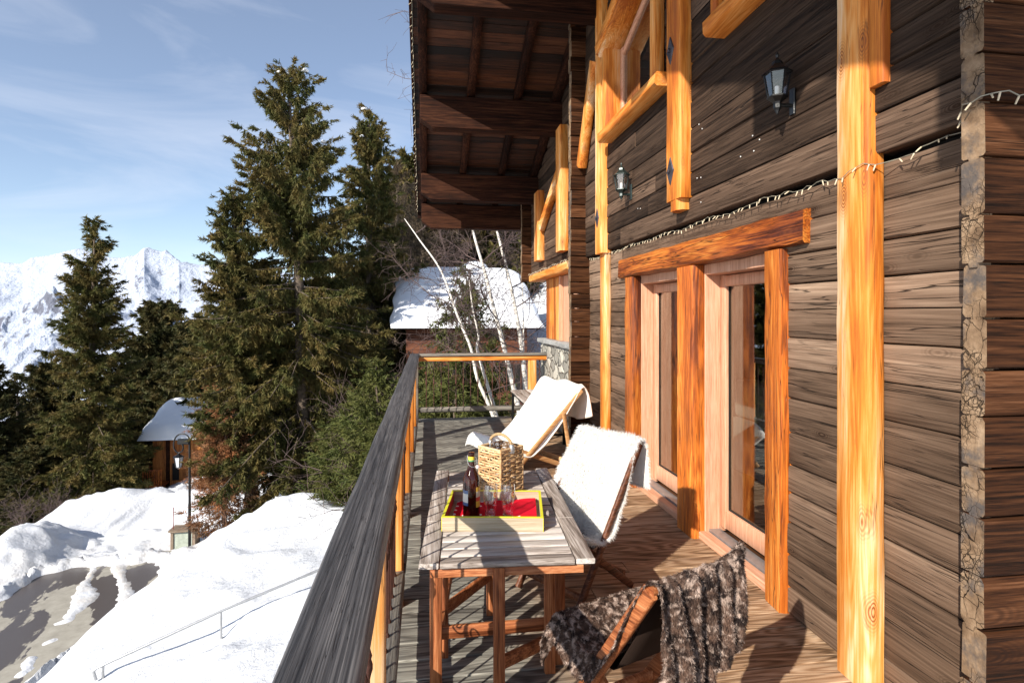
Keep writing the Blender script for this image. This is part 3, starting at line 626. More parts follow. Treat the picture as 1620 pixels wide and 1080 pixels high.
def cps(src, px, d, py_top, w, rot, label, group, dz=-.6):
    b = gp(px, d, dz); H0 = max(v.co.z for v in src.children[0].data.vertices); H = hfor(py_top, b, px, d)
    return copy_thing(src, b, rot, (w * H / H0, H / H0), label, group)
cps(mid, 85, 46, 565, 1.1, 1.0, 'dark spruce low behind the lone spruce, left of its trunk', GT)
cps(dk, 225, 46, 560, 1.1, 2.2, 'dark spruce between the lone spruce and the hut roof', GT)
cps(mid, -30, 36, 560, 1.0, 3.0, 'dark spruce partly cut off by the left edge of the photo', GT)
cps(dk, 60, 33, 700, 1.5, 4.0, 'low dark spruce in front of the left forest edge', GT)
cps(dk, 190, 40, 690, 1.7, .4, 'low dark spruce close right of the lone spruce trunk', GT)
cps(dk, 300, 46, 545, 1.2, 5.0, 'dark spruce just above the snowy hut roof', GT)
cps(mid, 420, 34, 430, .9, 1.2, 'dark spruce showing through behind the tallest spruce', GT)
cps(mid, 520, 36, 430, 1.0, 2.2, 'dark spruce filling the gap between the two tallest spruces', GT)
cps(dk, 610, 33, 440, 1.0, 3.3, 'dark spruce behind the left end of the snowy chalet roof', GT)
cps(dk, 560, 25, 560, 1.1, 4.3, 'dark low spruce under the second tallest spruce', GT)
YG = 'young spruces below the balcony'
for i, (px, d, pt, w, l) in enumerate([(545, 17, 640, 1.2, 'young bright green spruce left of the balcony handrail'), (640, 14.5, 600, 1.0, 'young spruce just behind the handrail corner'), (690, 13, 590, 1.3, 'young spruce behind the far railing, left of the birches'),
                                       (735, 15, 405, .62, 'slender young spruce rising in front of the snowy chalet roof'), (720, 12.4, 600, 1.3, 'low bushy young spruce behind the middle of the far railing'), (790, 13.5, 620, 1.3, 'low young spruce behind the right half of the far railing'), (662, 17, 560, 1.2, 'young spruce in front of the purple brown thicket'), (575, 20, 610, 1.3, 'young spruce between the handrail and the tallest spruce trunk')]):
    cps(sm, px, d, pt, w, i * 1.1, l, YG, -.3)
lar = spruce('brownish bare larch standing behind the second tallest spruce', gp(628, 31, -1), hfor(255, gp(628, 31, -1), 628, 31), 3.0, 19, F_LAR, c0=.05, dens=15, leaf=.26, lw=.10, hang=.8, power=.6, group='bare larches behind the snowy chalet', name='larch_tree', gaps=.6, perleaf=8)
bk = spruce('olive spruce in the wood behind the snowy chalet, left of its chimney', gp(700, 44, -1), 16, 4.2, 20, F_SPR, c0=.02, dens=16, leaf=.34, lw=.4, hang=1.0, power=.5, perleaf=10,  group='spruces in the wood behind the snowy chalet', gaps=.5)
for i, (px, d, l) in enumerate([(650, 40, 'olive spruce behind the left end of the snowy chalet'), (745, 42, 'olive spruce directly behind the chalet chimney'), (790, 40, 'olive spruce between the two upright birch trunks behind the roof'), (835, 42, 'olive spruce behind the right end of the snowy chalet'), (870, 44, 'olive spruce touching the far end of the timber house')]):
    q = gp(px, d, -1); copy_thing(bk, q, i * 1.3, (1.0, 1.0 + .06 * (i % 3)), l, 'spruces in the wood behind the snowy chalet')
for i, (px, d, l) in enumerate([(668, 36, 'bare larch right of the roof edge behind the chalet'), (722, 37, 'bare larch behind the chalet, over its chimney'), (765, 39, 'bare larch behind the leaning birch trunks')]):
    q = gp(px, d, -1); copy_thing(lar, q, i * 1.7 + 1, (1.0, .9), l, 'bare larches behind the snowy chalet')
b = gp(356, 20.4); spruce('sparse reddish dry larch sapling beside the street lamp', b, 4.7, 1.05, 22, F_RED, c0=.02, dens=30, leaf=.12, lw=.24, hang=.35, droop=.3, power=.5, name='larch_sapling', gaps=.5, perleaf=11, bark=plain('reddish_bark', (.16, .09, .06), .9, bump=.5))
b = gp(345, 27); spruce('taller reddish dry larch sapling between the hut and the grey trunk', b, 5.0, 1.2, 23, F_RED, c0=.02, dens=28, leaf=.12, lw=.22, hang=.35, droop=.3, power=.5, name='larch_sapling', gaps=.5, perleaf=10)
# birches
def bark_birch():
    t = NT('birch_bark'); v = t.coord(); n = t.noise(t.scale(v, (1, 1, 2.6)), 6, 5, .7); n2 = t.noise(v, 30, 4)
    c = t.ramp(t.math('ADD', t.math('MULTIPLY', n, .8), t.math('MULTIPLY', n2, .2)), [(.36, (.05, .04, .035)), (.43, (.60, .56, .50)), (.7, (.76, .73, .68))]); t.base(c, .7, 0, .2); t.bump(n2, .3, .01); return t.mat
BIR = bark_birch()
F_TWG = plain('thin_purple_twigs', (0.085, 0.055, 0.050), .8, 0, .3, 3, 0)
def birch(label, pix, d, r, seed, nbr=9, group='white birches behind the far railing'):
    pts = [P(px, py, d + k) for px, py, k in pix]; base = Vector((pts[0].x, pts[0].y, height(pts[0].x, pts[0].y) - .2)); rg = np.random.default_rng(seed)
    th = thing('birch_tree', label, 'tree', base, 0, group); _loc.add(th.name)
    loc = [base * 0] + [p - base for p in pts]
    fine = []
    for i in range(len(loc) - 1):
        for k in range(4):
            q = k / 4; a = loc[max(i - 1, 0)]; b_, c_, e = loc[i], loc[i + 1], loc[min(i + 2, len(loc) - 1)]
            fine.append(0.5 * ((2 * b_) + (c_ - a) * q + (2 * a - 5 * b_ + 4 * c_ - e) * q * q + (3 * b_ - a - 3 * c_ + e) * q ** 3))
    fine.append(loc[-1]); N = len(fine); MB().tube(fine, [r * (1 - i / N) ** .75 + .003 for i in range(N)], 8).build('trunk', BIR, th, smooth=70)
    A, B, r0, r1 = [], [], [], []
    def grow(p, dr, l, rr, lv):
        n = 5; prev = p; dr = dr.copy()
        for k in range(n):
            dr = dr + rg.normal(size=3) * .16; dr[2] += .05 if lv < 2 else -.06; dr /= np.linalg.norm(dr); q = prev + dr * l / n
            A.append(prev); B.append(q); r0.append(rr * (1 - k / n * .7)); r1.append(rr * (1 - (k + 1) / n * .7))
            if lv < 3 and rg.random() < .85:
                d2 = dr + rg.normal(size=3) * .7; d2 /= np.linalg.norm(d2); grow(q, d2, l * .55, rr * .5, lv + 1)
            prev = q
    for i in range(nbr):
        k = int(N * (.30 + .68 * rg.random())); k = min(k, N - 2); p = np.array(fine[k]); az = rg.random() * 6.28
        grow(p, np.array([math.cos(az), math.sin(az), .5]), 1.0 + 1.0 * rg.random(), r * .26, 0)
    v, f = tubes_np(np.array(A), np.array(B), np.array(r0) + .002, np.array(r1) + .0018, 3)
    link('twigs', np_mesh('twigs', v, f, 4), F_TWG, th)
birch('birch with a forked base leaning left across the snowy chalet roof', [(790, 700, 0), (776, 648, 0), (755, 598, 0), (745, 551, 0), (724, 500, .1), (698, 429, .2), (664, 380, .3), (640, 346, .5)], 12.6, .047, 1)
birch('thinner birch stem rising beside the forked leaning birch', [(792, 700, 0), (783, 650, 0), (769, 602, 0), (755, 552, 0), (757, 530, 0), (748, 490, .1), (742, 440, .2)], 12.9, .05, 2, 8)
birch('middle white birch leaning slightly left, in front of the chalet roof', [(830, 700, 0), (814, 620, 0), (797, 548, 0), (782, 490, 0), (766, 427, .1), (752, 380, .1), (730, 290, .2), (716, 200, .3)], 13.2, .068, 3)
birch('right hand white birch, close to the far end of the timber house', [(838, 700, 0), (832, 620, 0), (826, 556, 0), (818, 502, 0), (805, 440, .1), (790, 380, .1), (768, 290, .2), (745, 190, .3)], 13.6, .072, 4)
birch('thin birch stem just right of the right hand birch', [(832, 700, 0), (829, 600, 0), (828, 520, 0), (826, 432, 0), (824, 380, 0)], 14.5, .028, 5, 5)
def bush(label, c, R, H, seed, n=60, mat=None, group=None):
    rg = np.random.default_rng(seed); th = thing('bare_bush', label, 'bush', c, 0, group); _loc.add(th.name); A, B, r0, r1 = [], [], [], []
    def grow(p, dr, l, rr, lv):
        for k in range(5):
            dr = dr + rg.normal(size=3) * .18; dr /= np.linalg.norm(dr); q = p + dr * l / 5; A.append(p); B.append(q); r0.append(rr * (1 - k * .15)); r1.append(rr * (1 - (k + 1) * .15))
            if lv < 3 and rg.random() < .8:
                d2 = dr + rg.normal(size=3) * .6; d2 /= np.linalg.norm(d2); grow(q, d2, l * .6, rr * .55, lv + 1)
            p = q
    for i in range(n):
        az = rg.random() * 6.28; e = rg.random() * 1.1; p = np.array([math.cos(az) * R * .3 * rg.random(), math.sin(az) * R * .3 * rg.random(), -.2])
        grow(p, np.array([math.cos(az) * math.sin(e), math.sin(az) * math.sin(e), math.cos(e) + .3]), H * (.5 + .4 * rg.random()), .014 * H / 2, 0)
    v, f = tubes_np(np.array(A), np.array(B), np.array(r0) + .003, np.array(r1) + .002, 3); link('twigs', np_mesh('twigs', v, f, 4), mat or F_TWG, th)
F_TW2 = plain('brown_twigs', (0.15, 0.11, 0.07), .8, 0, .3, 3, 0)
b = gp(668, 17.5); bush('purple brown thicket below the left end of the snowy chalet roof', b, 1.7, 3.2, 1, 30)
b = gp(705, 19); bush('purple brown thicket under the middle of the snowy chalet roof', b, 1.7, 3.2, 2, 28)
b = gp(700, 12.2); bush('tangled brown bush low behind the far railing', b, 1.2, 1.6, 3, 18, F_TW2)
b = gp(780, 12.6); bush('tangled brown bush behind the railing by the upright birches', b, 1.2, 1.3, 4, 16, F_TW2)
b = gp(35, 26.5); bush('bare roadside bush at the left edge of the snow', b, 1.2, 2.0, 5, 9, F_TWG)
b = gp(90, 29); bush('bare roadside bush at the foot of the lone spruce', b, 1.2, 1.8, 6, 9, F_TWG)
# ================================================================ THE TIMBER CHALET
random.seed(21)
RIDGE = 4.4
def zp(y): return 5.38 - 0.366 * abs(y - RIDGE)        # underside of the purlins
WL, WU = 1.92, 1.87                                     # face of the lower and of the upper (proud) log wall
ch = thing('timber_chalet', 'dark weathered timber chalet filling the right side, with a deep eave over the balcony', 'house', (3.5, 5, 0))
def courses(z0, z1, hmin=.135, hmax=.19):
    z = z0; r = []
    while z < z1 - .05:
        h = min(random.uniform(hmin, hmax), z1 - z); h = z1 - z if z1 - z - h < .06 else h; r.append((z, z + h)); z += h
    return r
def plank_wall(xf, z0, z1, ylo, yhi, holes, name, mat, roof=False, t=.09):
    mb = MB()
    for a, b in courses(z0, z1):
        lo, hi = ylo, yhi
        if roof:
            m = (5.38 + .55 - b) / .366
            if m < .2: continue
            lo, hi = max(lo, RIDGE - m), min(hi, RIDGE + m)
        sg = [(lo, hi)]
        for (h0, h1, hz0, hz1) in holes:
            if b > hz0 + .02 and a < hz1 - .02:
                n = []
                for s0, s1 in sg:
                    if h1 <= s0 or h0 >= s1: n.append((s0, s1))
                    else:
                        if h0 - s0 > .02: n.append((s0, h0))
                        if s1 - h1 > .02: n.append((h1, s1))
                sg = n
        for s0, s1 in sg:
            cuts = [s0]
            while s1 - cuts[-1] > 4.5: cuts.append(cuts[-1] + random.uniform(2.8, 4.2))
            cuts.append(s1)
            for c0, c1 in zip(cuts[:-1], cuts[1:]):
                g = random.uniform(.003, .009); x = xf + random.uniform(-.004, .004)
                mb.beam((x + t / 2, c0 + .001, (a + b) / 2), (x + t / 2, c1 - .001, (a + b) / 2), t, b - a - g, ch=random.uniform(.004, .010), seg=max(1, int((c1 - c0) / .22)), jit=.003)
    return mb.build(name, mat, ch, smooth=50)
plank_wall(WL, 0.0, 2.245, 1.66, 9.0, [(2.86, 5.16, -1, 2.08)], 'lower_log_wall', M['wall'])
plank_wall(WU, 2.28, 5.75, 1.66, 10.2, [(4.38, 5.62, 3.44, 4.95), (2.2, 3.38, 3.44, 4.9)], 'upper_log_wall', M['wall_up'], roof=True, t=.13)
MB().box(2.015, 2.05, 1.66, 2.87, 0, 2.3).box(2.015, 2.05, 5.16, 9.0, 0, 2.3).box(2.015, 2.05, 2.87, 5.16, 2.08, 2.3).build('wall_backing', M['gap'], ch)
# crossing corners: logs of the side walls run out past the facade, cracked end grain showing
def corner(y0, y1, x0, x1, z0, z1, name, hm=(.15, .2), mats=None):
    mb = MB()
    for a, b in courses(z0, z1, *hm):
        g = random.uniform(.004, .012); xx = x0 + random.uniform(-.007, .007); yy = (y0 + y1) / 2 + random.uniform(-.004, .004); w = (y1 - y0)
        mb.beam((xx, yy, (a + b) / 2), (x1, yy, (a + b) / 2), w, b - a - g, ch=random.uniform(.004, .010), seg=max(1, int((x1 - x0) / .25)), jit=.004, endm=1)
        # notched tongue that drops into the log below
        yy2 = yy + random.uniform(-.012, .012); tw = w * .42
        mb.add([(xx - .002, yy2 - tw / 2, a + .004), (xx - .002, yy2 + tw / 2, a + .004), (xx - .002, yy2 + tw * .36, a - .013), (xx - .002, yy2 - tw * .36, a - .013),
                (xx + .05, yy2 - tw / 2, a + .004), (xx + .05, yy2 + tw / 2, a + .004), (xx + .05, yy2 + tw * .36, a - .013), (xx + .05, yy2 - tw * .36, a - .013)],
               [(0, 1, 2, 3), (7, 6, 5, 4), (0, 4, 5, 1), (1, 5, 6, 2), (2, 6, 7, 3), (3, 7, 4, 0)], 1)
    return mb.build(name, [M['brown_x'], M['end']], ch, smooth=50)
corner(1.58, 1.66, 1.77, 6.4, -.35, 4.86, 'corner_logs')
corner(6.56, 6.67, 1.69, 2.0, -.05, 5.08, 'corner_logs', (.13, .19))
MB().box(2.0, 6.3, 8.95, 9.0, -.1, 2.3).box(1.9, 6.3, 9.0, 10.12, 2.2, 2.28).build('underside', M['dark_x'], ch)
corner(10.12, 10.24, 1.70, 6.4, 2.2, 3.75, 'corner_logs', (.13, .19))
MB().box(2.02, 6.3, 1.665, 1.70, -.3, 4.6).box(6.3, 6.4, 1.7, 9.0, -.3, 3.5).box(2.05, 6.3, 1.7, 10.1, 2.55, 2.6).build('inner_wall', plain('inner_panelling', (.16, .09, .05), .7), ch)
MB().box(2.0, 6.3, 1.7, 8.95, -.1, .03).build('floor_boards', wood('inner_floor', 1, BRN, .4, vary=.2), ch)
# stone foundation and stone parapet under the far window
def stone():
    t = NT('rubble_stone'); v = t.coord(); w = t.new('VectorMath', _operation='ADD', i0=v, i1=t.new('VectorMath', _operation='SCALE', i0=t.new('TexNoise', Vector=v, Scale=6.0, Detail=3).outputs[1], Scale=.09).outputs[0]).outputs[0]
    s = t.scale(w, (1, .7, 1)); e = t.new('TexVoronoi', _feature='DISTANCE_TO_EDGE', Vector=s, Scale=7.0).outputs['Distance']; c = t.new('TexVoronoi', Vector=s, Scale=7.0).outputs['Color']
    sx = t.new('SeparateXYZ', Vector=c).outputs[0]; n = t.noise(v, 30, 5, .7)
    col = t.ramp(t.math('ADD', t.math('MULTIPLY', sx, .6), t.math('MULTIPLY', n, .4)), [(.2, (.20, .19, .165)), (.5, (.36, .34, .29)), (.8, (.50, .47, .40))])
    col = t.mix(t.ramp(e, [(0, (1, 1, 1)), (.03, (0, 0, 0))]), col, (.20, .18, .15)); t.base(col, .85, 0, .2)
    t.bump(t.math('ADD', t.ramp(e, [(0, (0, 0, 0)), (.12, (1, 1, 1))]), t.math('MULTIPLY', n, .3)), .9, .04); return t.mat
M['stone'] = stone()
st = MB().box(1.97, 6.35, 1.62, 9.0, -4, -.12).build('stone_base', M['stone'], ch)
MB().grid(lambda u, v: (1.82 + .012 * math.sin(v * 40) * math.sin(u * 31), 6.672 + 2.33 * u, 1.16 * v - .2 * (1 - v)), 24, 12).add([(1.82, 9.002, -.2), (1.92, 9.002, -.2), (1.92, 9.002, 1.16), (1.82, 9.002, 1.16)], [(0, 1, 2, 3)]).build('stone_parapet', M['stone'], ch, smooth=60)
mb = MB()
for i in range(5): mb.beam((1.845, 6.68 + i * .465, 1.20), (1.845, 6.68 + i * .465 + .455, 1.20), .17, .075, ch=.015, seg=3, jit=.008)
mb.build('stone_sill', plain('grey_slate', (.27, .27, .26), .8, 0, .3, 12, .4), ch, smooth=40)
# posts
def post(y0, y1, xf, z0, z1, mat='larch_z', name='timber_post', xb=1.922, jit=.004, ch_=.012, seg=None):
    return MB().beam(((xf + xb) / 2, (y0 + y1) / 2, z0), ((xf + xb) / 2, (y0 + y1) / 2, z1), y1 - y0, xb - xf, up=(-1, 0, 0), ch=ch_, seg=seg or int((z1 - z0) / .18) + 1, jit=jit).build(name, M[mat], ch, smooth=50)
bp = post(2.145, 2.335, 1.835, 0.0, 4.86)
MB().beam((1.885, 2.105, 2.55), (1.885, 2.105, 4.70), .08, .10, up=(-1, 0, 0), ch=.008, seg=8, jit=.004).build('timber_strip', M['larch_z'], ch, smooth=50)
lp = post(5.74, 5.95, 1.80, 2.25, 5.0); post(5.76, 5.94, 1.85, 0.0, 2.25)
hp = post(3.835, 4.065, 1.785, 2.44, 5.42, xb=1.90)
MB().beam((1.86, 3.95, 2.36), (1.86, 3.95, 2.44), .16, .14, up=(-1, 0, 0), ch=.035, seg=2, jit=.004).build('post_foot', M['larch_z'], hp, smooth=50)
p = post(7.4, 7.69, 1.76, 2.46, 4.14, xb=1.90); post(8.96, 9.29, 1.76, 2.48, 3.60, xb=1.90)
# braces
for a, b, mt in [((1.81, 5.97, 4.35), (1.81, 6.53, 3.35), 'larch_z'), ((1.82, 7.72, 3.55), (1.82, 8.93, 3.0), 'larch_y')]:
    MB().beam(a, b, .10, .14, up=(0, 0, 1), ch=.012, seg=5, jit=.004).build('brace', M[mt], ch, smooth=50)
# diamond iron plates on the posts
def diamond(x, y, z, par):
    mb = MB(); w, h = .058, .105
    mb.add([(x, y - w, z), (x, y, z + h), (x, y + w, z), (x, y, z - h), (x - .008, y - w * .9, z), (x - .008, y, z + h * .92), (x - .008, y + w * .9, z), (x - .008, y, z - h * .92)],
           [(4, 5, 6, 7), (0, 1, 5, 4), (1, 2, 6, 5), (2, 3, 7, 6), (3, 0, 4, 7)])
    mb.lathe([(.016, 0), (.016, .012), (.010, .016), (0, .016)], (0, 0, 0), 6)
    n = 6 * 4
    for i in range(len(mb.v) - n, len(mb.v)): a = mb.v[i]; mb.v[i] = (x - .008 - a[2], y + a[0], z + a[1])
    mb.build('iron_plate', M['plate'], par)
diamond(1.783, 3.985, 2.66, hp); diamond(1.783, 3.985, 3.55, hp); diamond(1.798, 5.86, 2.63, lp)
# door surround: three rough posts, a long lintel, two glazed doors
post(2.80, 2.965, 1.878, 0.0, 1.955, 'org_z', 'door_post', 2.02, .007, .014, 14)
post(3.83, 4.085, 1.878, 0.0, 1.955, 'org_z', 'door_post', 2.02, .007, .014, 14)
post(5.05, 5.26, 1.885, 0.0, 1.955, 'rust_z', 'door_post', 2.02, .007, .014, 14)
MB().beam((1.952, 2.62, 2.05), (1.952, 5.42, 2.05), .155, .185, up=(0, 0, 1), ch=.018, seg=22, jit=.011).build('lintel', M['rust_y'], ch, smooth=50)
def door(y0, y1):
    fr = MB(); X0, X1 = 1.972, 2.175
    J = .03
    for a, b in ((y0, y0 + J), (y1 - J, y1)): fr.beam(((X0 + X1) / 2, (a + b) / 2, .05), ((X0 + X1) / 2, (a + b) / 2, 1.965), b - a, X1 - X0, up=(-1, 0, 0), ch=.004)
    fr.beam(((X0 + X1) / 2, y0 + J, 1.925), ((X0 + X1) / 2, y1 - J, 1.925), X1 - X0 - .004, .08, ch=.004)
    dr = fr.build('door_frame', M['pink_z'], ch)
    sa = MB(); x0, x1 = 2.085, 2.150; K = .075; a0, a1 = y0 + J, y1 - J
    for a, b in ((a0, a0 + K), (a1 - K, a1)): sa.beam(((x0 + x1) / 2, (a + b) / 2, .09), ((x0 + x1) / 2, (a + b) / 2, 1.88), b - a, x1 - x0, up=(-1, 0, 0), ch=.007)
    sa.beam(((x0 + x1) / 2, a0 + K, 1.84), ((x0 + x1) / 2, a1 - K, 1.84), x1 - x0 - .003, .078, ch=.007)
    sa.beam(((x0 + x1) / 2, a0 + K, .155), ((x0 + x1) / 2, a1 - K, .155), x1 - x0 - .003, .13, ch=.007)
    sa.build('sash', M['pink_z'], dr, smooth=50)
    MB().box(2.118, 2.122, a0 + K - .005, a1 - K + .005, .215, 1.805).build('glass', M['pane'], dr)
    MB().box(2.110, 2.117, a0 + K, a0 + K + .008, .22, 1.8).box(2.110, 2.117, a1 - K - .008, a1 - K, .22, 1.8).box(2.110, 2.117, a0 + K + .008, a1 - K - .008, .22, .228).build('gasket', M['gap'], dr)
    MB().beam((1.965, y0, .025), (1.965, y1, .025), .075, .055, ch=.006).build('threshold', M['pink_y'], dr)
    MB().box(2.003, 2.084, y0 + .031, y1 - .031, .04, .068).build('metal_sill', M['steel'], dr)
door(2.94, 3.855); door(4.07, 5.075)
# window boxes of the upper floor, their heads parallel to the roof
def window_box(y0, y1, z0, slope, zl, name='window'):
    XF, XB = 1.775, 2.0; zt = lambda y: zl + slope * (y1 - y)
    w = MB(); w.beam((1.815, y0 - .12, z0 - .05), (1.815, y1 + .0, z0 - .05), .18, .105, ch=.018, seg=8, jit=.006); sill = w.build('window_sill', M['larch_y'], ch, smooth=50)
    fr = MB()
    fr.beam(((XF + XB) / 2, y1 - .04, z0), ((XF + XB) / 2, y1 - .04, zt(y1 - .04)), .075, XB - XF, up=(-1, 0, 0), ch=.006)
    fr.build('window_jamb', M['larch_z'], sill, smooth=50); fr = MB()
    fr.beam((1.82, y0 + .06, z0), (1.82, y0 + .06, zt(y0)), .09, .09, up=(-1, 0, 0), ch=.008, seg=6, jit=.003)
    fr.build('window_jamb', M['larch_z'], sill, smooth=50); fr = MB()
    fr.beam(((XF + XB) / 2 - .01, y1 + .05, zt(y1) + .0), ((XF + XB) / 2 - .01, y0 - .02, zt(y0) + .02), XB - XF + .03, .07, ch=.008)
    fr.beam((XF - .02, y1 + .10, zt(y1) - .02 + .08), (XF - .02, y0 - .02, zt(y0) + .10), .045, .12, ch=.006)
    f = fr.build('window_frame', M['larch_y'], ch, smooth=50)
    s = MB(); xa, xb = 1.94, 1.985
    for y in (y1 - .115, y0 + .03): s.beam(((xa + xb) / 2, y, z0), ((xa + xb) / 2, y, zt(y) - .04), .07, xb - xa, up=(-1, 0, 0), ch=.006)
    s.beam(((xa + xb) / 2, y1 - .08, z0 + .035), ((xa + xb) / 2, y0 + .065, z0 + .035), xb - xa - .004, .07, ch=.006)
    s.beam(((xa + xb) / 2, y1 - .08, zt(y1) - .07), ((xa + xb) / 2, y0 + .065, zt(y0 + .065) - .07), xb - xa - .004, .07, ch=.006)
    s.build('sash', M['pink_y'], f, smooth=50)
    MB().add([(1.965, y1 - .08, z0), (1.965, y0 + .06, z0), (1.965, y0 + .06, zt(y0)), (1.965, y1 - .08, zt(y1))], [(0, 1, 2, 3)]).build('glass', M['pane'], f)
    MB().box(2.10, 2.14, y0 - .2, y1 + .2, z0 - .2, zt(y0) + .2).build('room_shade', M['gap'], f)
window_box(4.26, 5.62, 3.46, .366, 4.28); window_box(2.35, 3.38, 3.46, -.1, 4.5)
# far ground floor window: plank hood, orange shutter board, salmon frame
MB().beam((1.79, 6.68, 2.2), (1.79, 9.25, 2.19), .24, .10, ch=.012, seg=12, jit=.006).build('window_hood', M['larch_y'], ch, smooth=50)
f = MB().box(1.875, 1.915, 6.70, 7.78, 1.24, 2.14).build('window_frame', M['pink_z'], ch)
for yy in (6.72, 7.70): MB().box(1.83, 1.87, yy, yy + .08, 1.24, 2.14).build('sash_stile', M['pink_z'], f)
MB().beam((1.885, 8.0, 1.24), (1.885, 8.0, 2.14), .42, .07, up=(-1, 0, 0), ch=.01, seg=6, jit=.004).beam((1.885, 8.48, 1.24), (1.885, 8.48, 2.14), .5, .07, up=(-1, 0, 0), ch=.01, seg=6, jit=.004).build('shutter', M['larch_z'], ch, smooth=50)
# eave: purlins, rafters, boarding, verge
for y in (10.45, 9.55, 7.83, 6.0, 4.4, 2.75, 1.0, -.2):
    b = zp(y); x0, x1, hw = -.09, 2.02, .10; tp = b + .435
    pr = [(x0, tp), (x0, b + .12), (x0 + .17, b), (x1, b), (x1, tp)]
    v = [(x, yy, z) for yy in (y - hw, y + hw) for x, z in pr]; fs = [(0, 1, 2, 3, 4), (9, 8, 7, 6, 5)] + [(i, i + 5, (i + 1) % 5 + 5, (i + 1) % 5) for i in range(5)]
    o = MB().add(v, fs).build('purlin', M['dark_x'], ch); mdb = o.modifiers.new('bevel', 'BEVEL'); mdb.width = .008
YN, YF = -.3, 10.95
for x in (-.05, .60, 1.25, 1.8):
    for a, b in ((RIDGE, YF), (RIDGE, YN)):
        MB().beam((x, a, zp(a) + .50), (x, b, zp(b) + .50), .11, .125, ch=.006, seg=6, jit=.002).build('rafter', M['dark_y'], ch, smooth=50)
mb = MB(); y = RIDGE
for sgn, lim in ((1, YF), (-1, YN)):
    y = RIDGE
    while (lim - y) * sgn > .02:
        y2 = y + sgn * min(.125, abs(lim - y)); a, b = (y, y2)
        mb.beam((-.17, (a + b) / 2, zp((a + b) / 2) + .58), (7.0, (a + b) / 2, zp((a + b) / 2) + .58), abs(b - a) * 1.055 - .004, .028, up=(0, -sgn * -.34, .94) if False else (0, sgn * .344, .94), ch=.006)
        y = y2
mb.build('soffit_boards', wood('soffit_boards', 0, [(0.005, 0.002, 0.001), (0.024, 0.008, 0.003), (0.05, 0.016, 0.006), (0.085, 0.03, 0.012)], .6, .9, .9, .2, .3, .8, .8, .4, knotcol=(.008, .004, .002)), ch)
for sgn, lim in ((1, YF), (-1, YN)):
    pr = [(-.17, .597), (-.17, .66), (7.1, .66), (7.1, .597)]
    v = [(x, yy, zp(yy) + z) for yy in (RIDGE, lim) for x, z in pr]
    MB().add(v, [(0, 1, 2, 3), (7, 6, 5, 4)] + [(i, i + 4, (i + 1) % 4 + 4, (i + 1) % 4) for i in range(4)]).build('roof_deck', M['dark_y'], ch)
    MB().beam((-.187, RIDGE, zp(RIDGE) + .64), (-.187, lim, zp(lim) + .64), .03, .20, ch=.004, seg=6, jit=.001).build('verge_board', M['dark_y'], ch)
    v = [(x, yy, zp(yy) + z) for yy in (RIDGE, lim) for x, z in [(.45, .665), (.75, .93), (7.0, .93), (7.1, .665)]]
    MB().add(v, [(0, 1, 2, 3), (7, 6, 5, 4)] + [(i, i + 4, (i + 1) % 4 + 4, (i + 1) % 4) for i in range(4)]).build('roof_snow', M['snow_r'], ch)
MB().beam((-.17, YF + .02, zp(YF) + .53), (7, YF + .02, zp(YF) + .53), .03, .16).build('eave_board', M['dark_x'], ch)
# small round white plugs left in the wall
for (px, py) in [(1107, 197), (1112, 204), (1085, 216), (1192, 215), (1203, 221), (1194, 239), (1173, 248), (1060, 270), (1010, 330), (1014, 330), (1110, 320), (1104, 282), (1110, 281)]:
    d = WU * 910.1 / (px - VPX); q = P(px, py, d)
    mb = MB(); mb.lathe([(.0042, 0), (.0042, .003), (0, .004)], (0, 0, 0), 8)
    for i, a in enumerate(mb.v): mb.v[i] = (WU - .004 - a[2], q.y + a[0], q.z + a[1])
    mb.build('wall_plug', M['white'], ch)

# ---------------------------------------------------------------- wall lanterns
def wall_lantern(y, z, s, mat, label, bulbtop=True):
    X = WU - .115 * s; t = thing('wall_lantern', label, 'lantern', (WU, y, z), 0, 'lanterns on the log wall')
    def L(prof, n=6): return MB().lathe([(r * s, h * s) for r, h in prof], (X, y, z), n, ph=math.pi / 6)
    L([(.0, .225), (.006, .22), (.011, .205), (.007, .19), (.018, .175), (.030, .165), (.034, .145), (.055, .125), (.088, .098), (.092, .088), (.078, .088), (0, .092)]).build('cap', mat, t)
    g = MB(); n = 6
    for k in range(n):
        a = 2 * math.pi * k / n + math.pi / 6
        g.tube([(X + .076 * s * math.cos(a), y + .076 * s * math.sin(a), z + .09 * s), (X + .052 * s * math.cos(a), y + .052 * s * math.sin(a), z - .055 * s)], .0045 * s, 5)
    g.build('cage', mat, t)
    L([(.073, .088), (.050, -.053)]).build('glass', M['clear'], t)
    MB().lathe([(.0, .0), (.014 * s, 0), (.014 * s, -.055 * s), (0, -.055 * s)][::-1], (X, y, z + .01 * s), 12).build('candle_tube', M['white'], t, smooth=60)
    L([(0, -.05), (.060, -.052), (.063, -.062), (.050, -.072), (.028, -.088), (.022, -.10), (.024, -.125), (.014, -.14), (.006, -.16), (0, -.165)]).build('base', mat, t)
    MB().beam((X, y, z - .105 * s), (WU - .01, y, z - .105 * s), .016 * s, .022 * s, ch=.003).build('bracket', mat, t)
    MB().beam((WU - .008, y, z - .16 * s), (WU - .008, y, z + .0 * s), .05 * s, .014, up=(-1, 0, 0), ch=.004).build('wall_plate', mat, t)
wall_lantern(2.68, 2.76, .82, M['black'], 'black wall lantern in the eave shadow, nearer the camera')
wall_lantern(5.02, 2.80, .88, M['green'], 'dark green wall lantern in full sun between two pale posts')
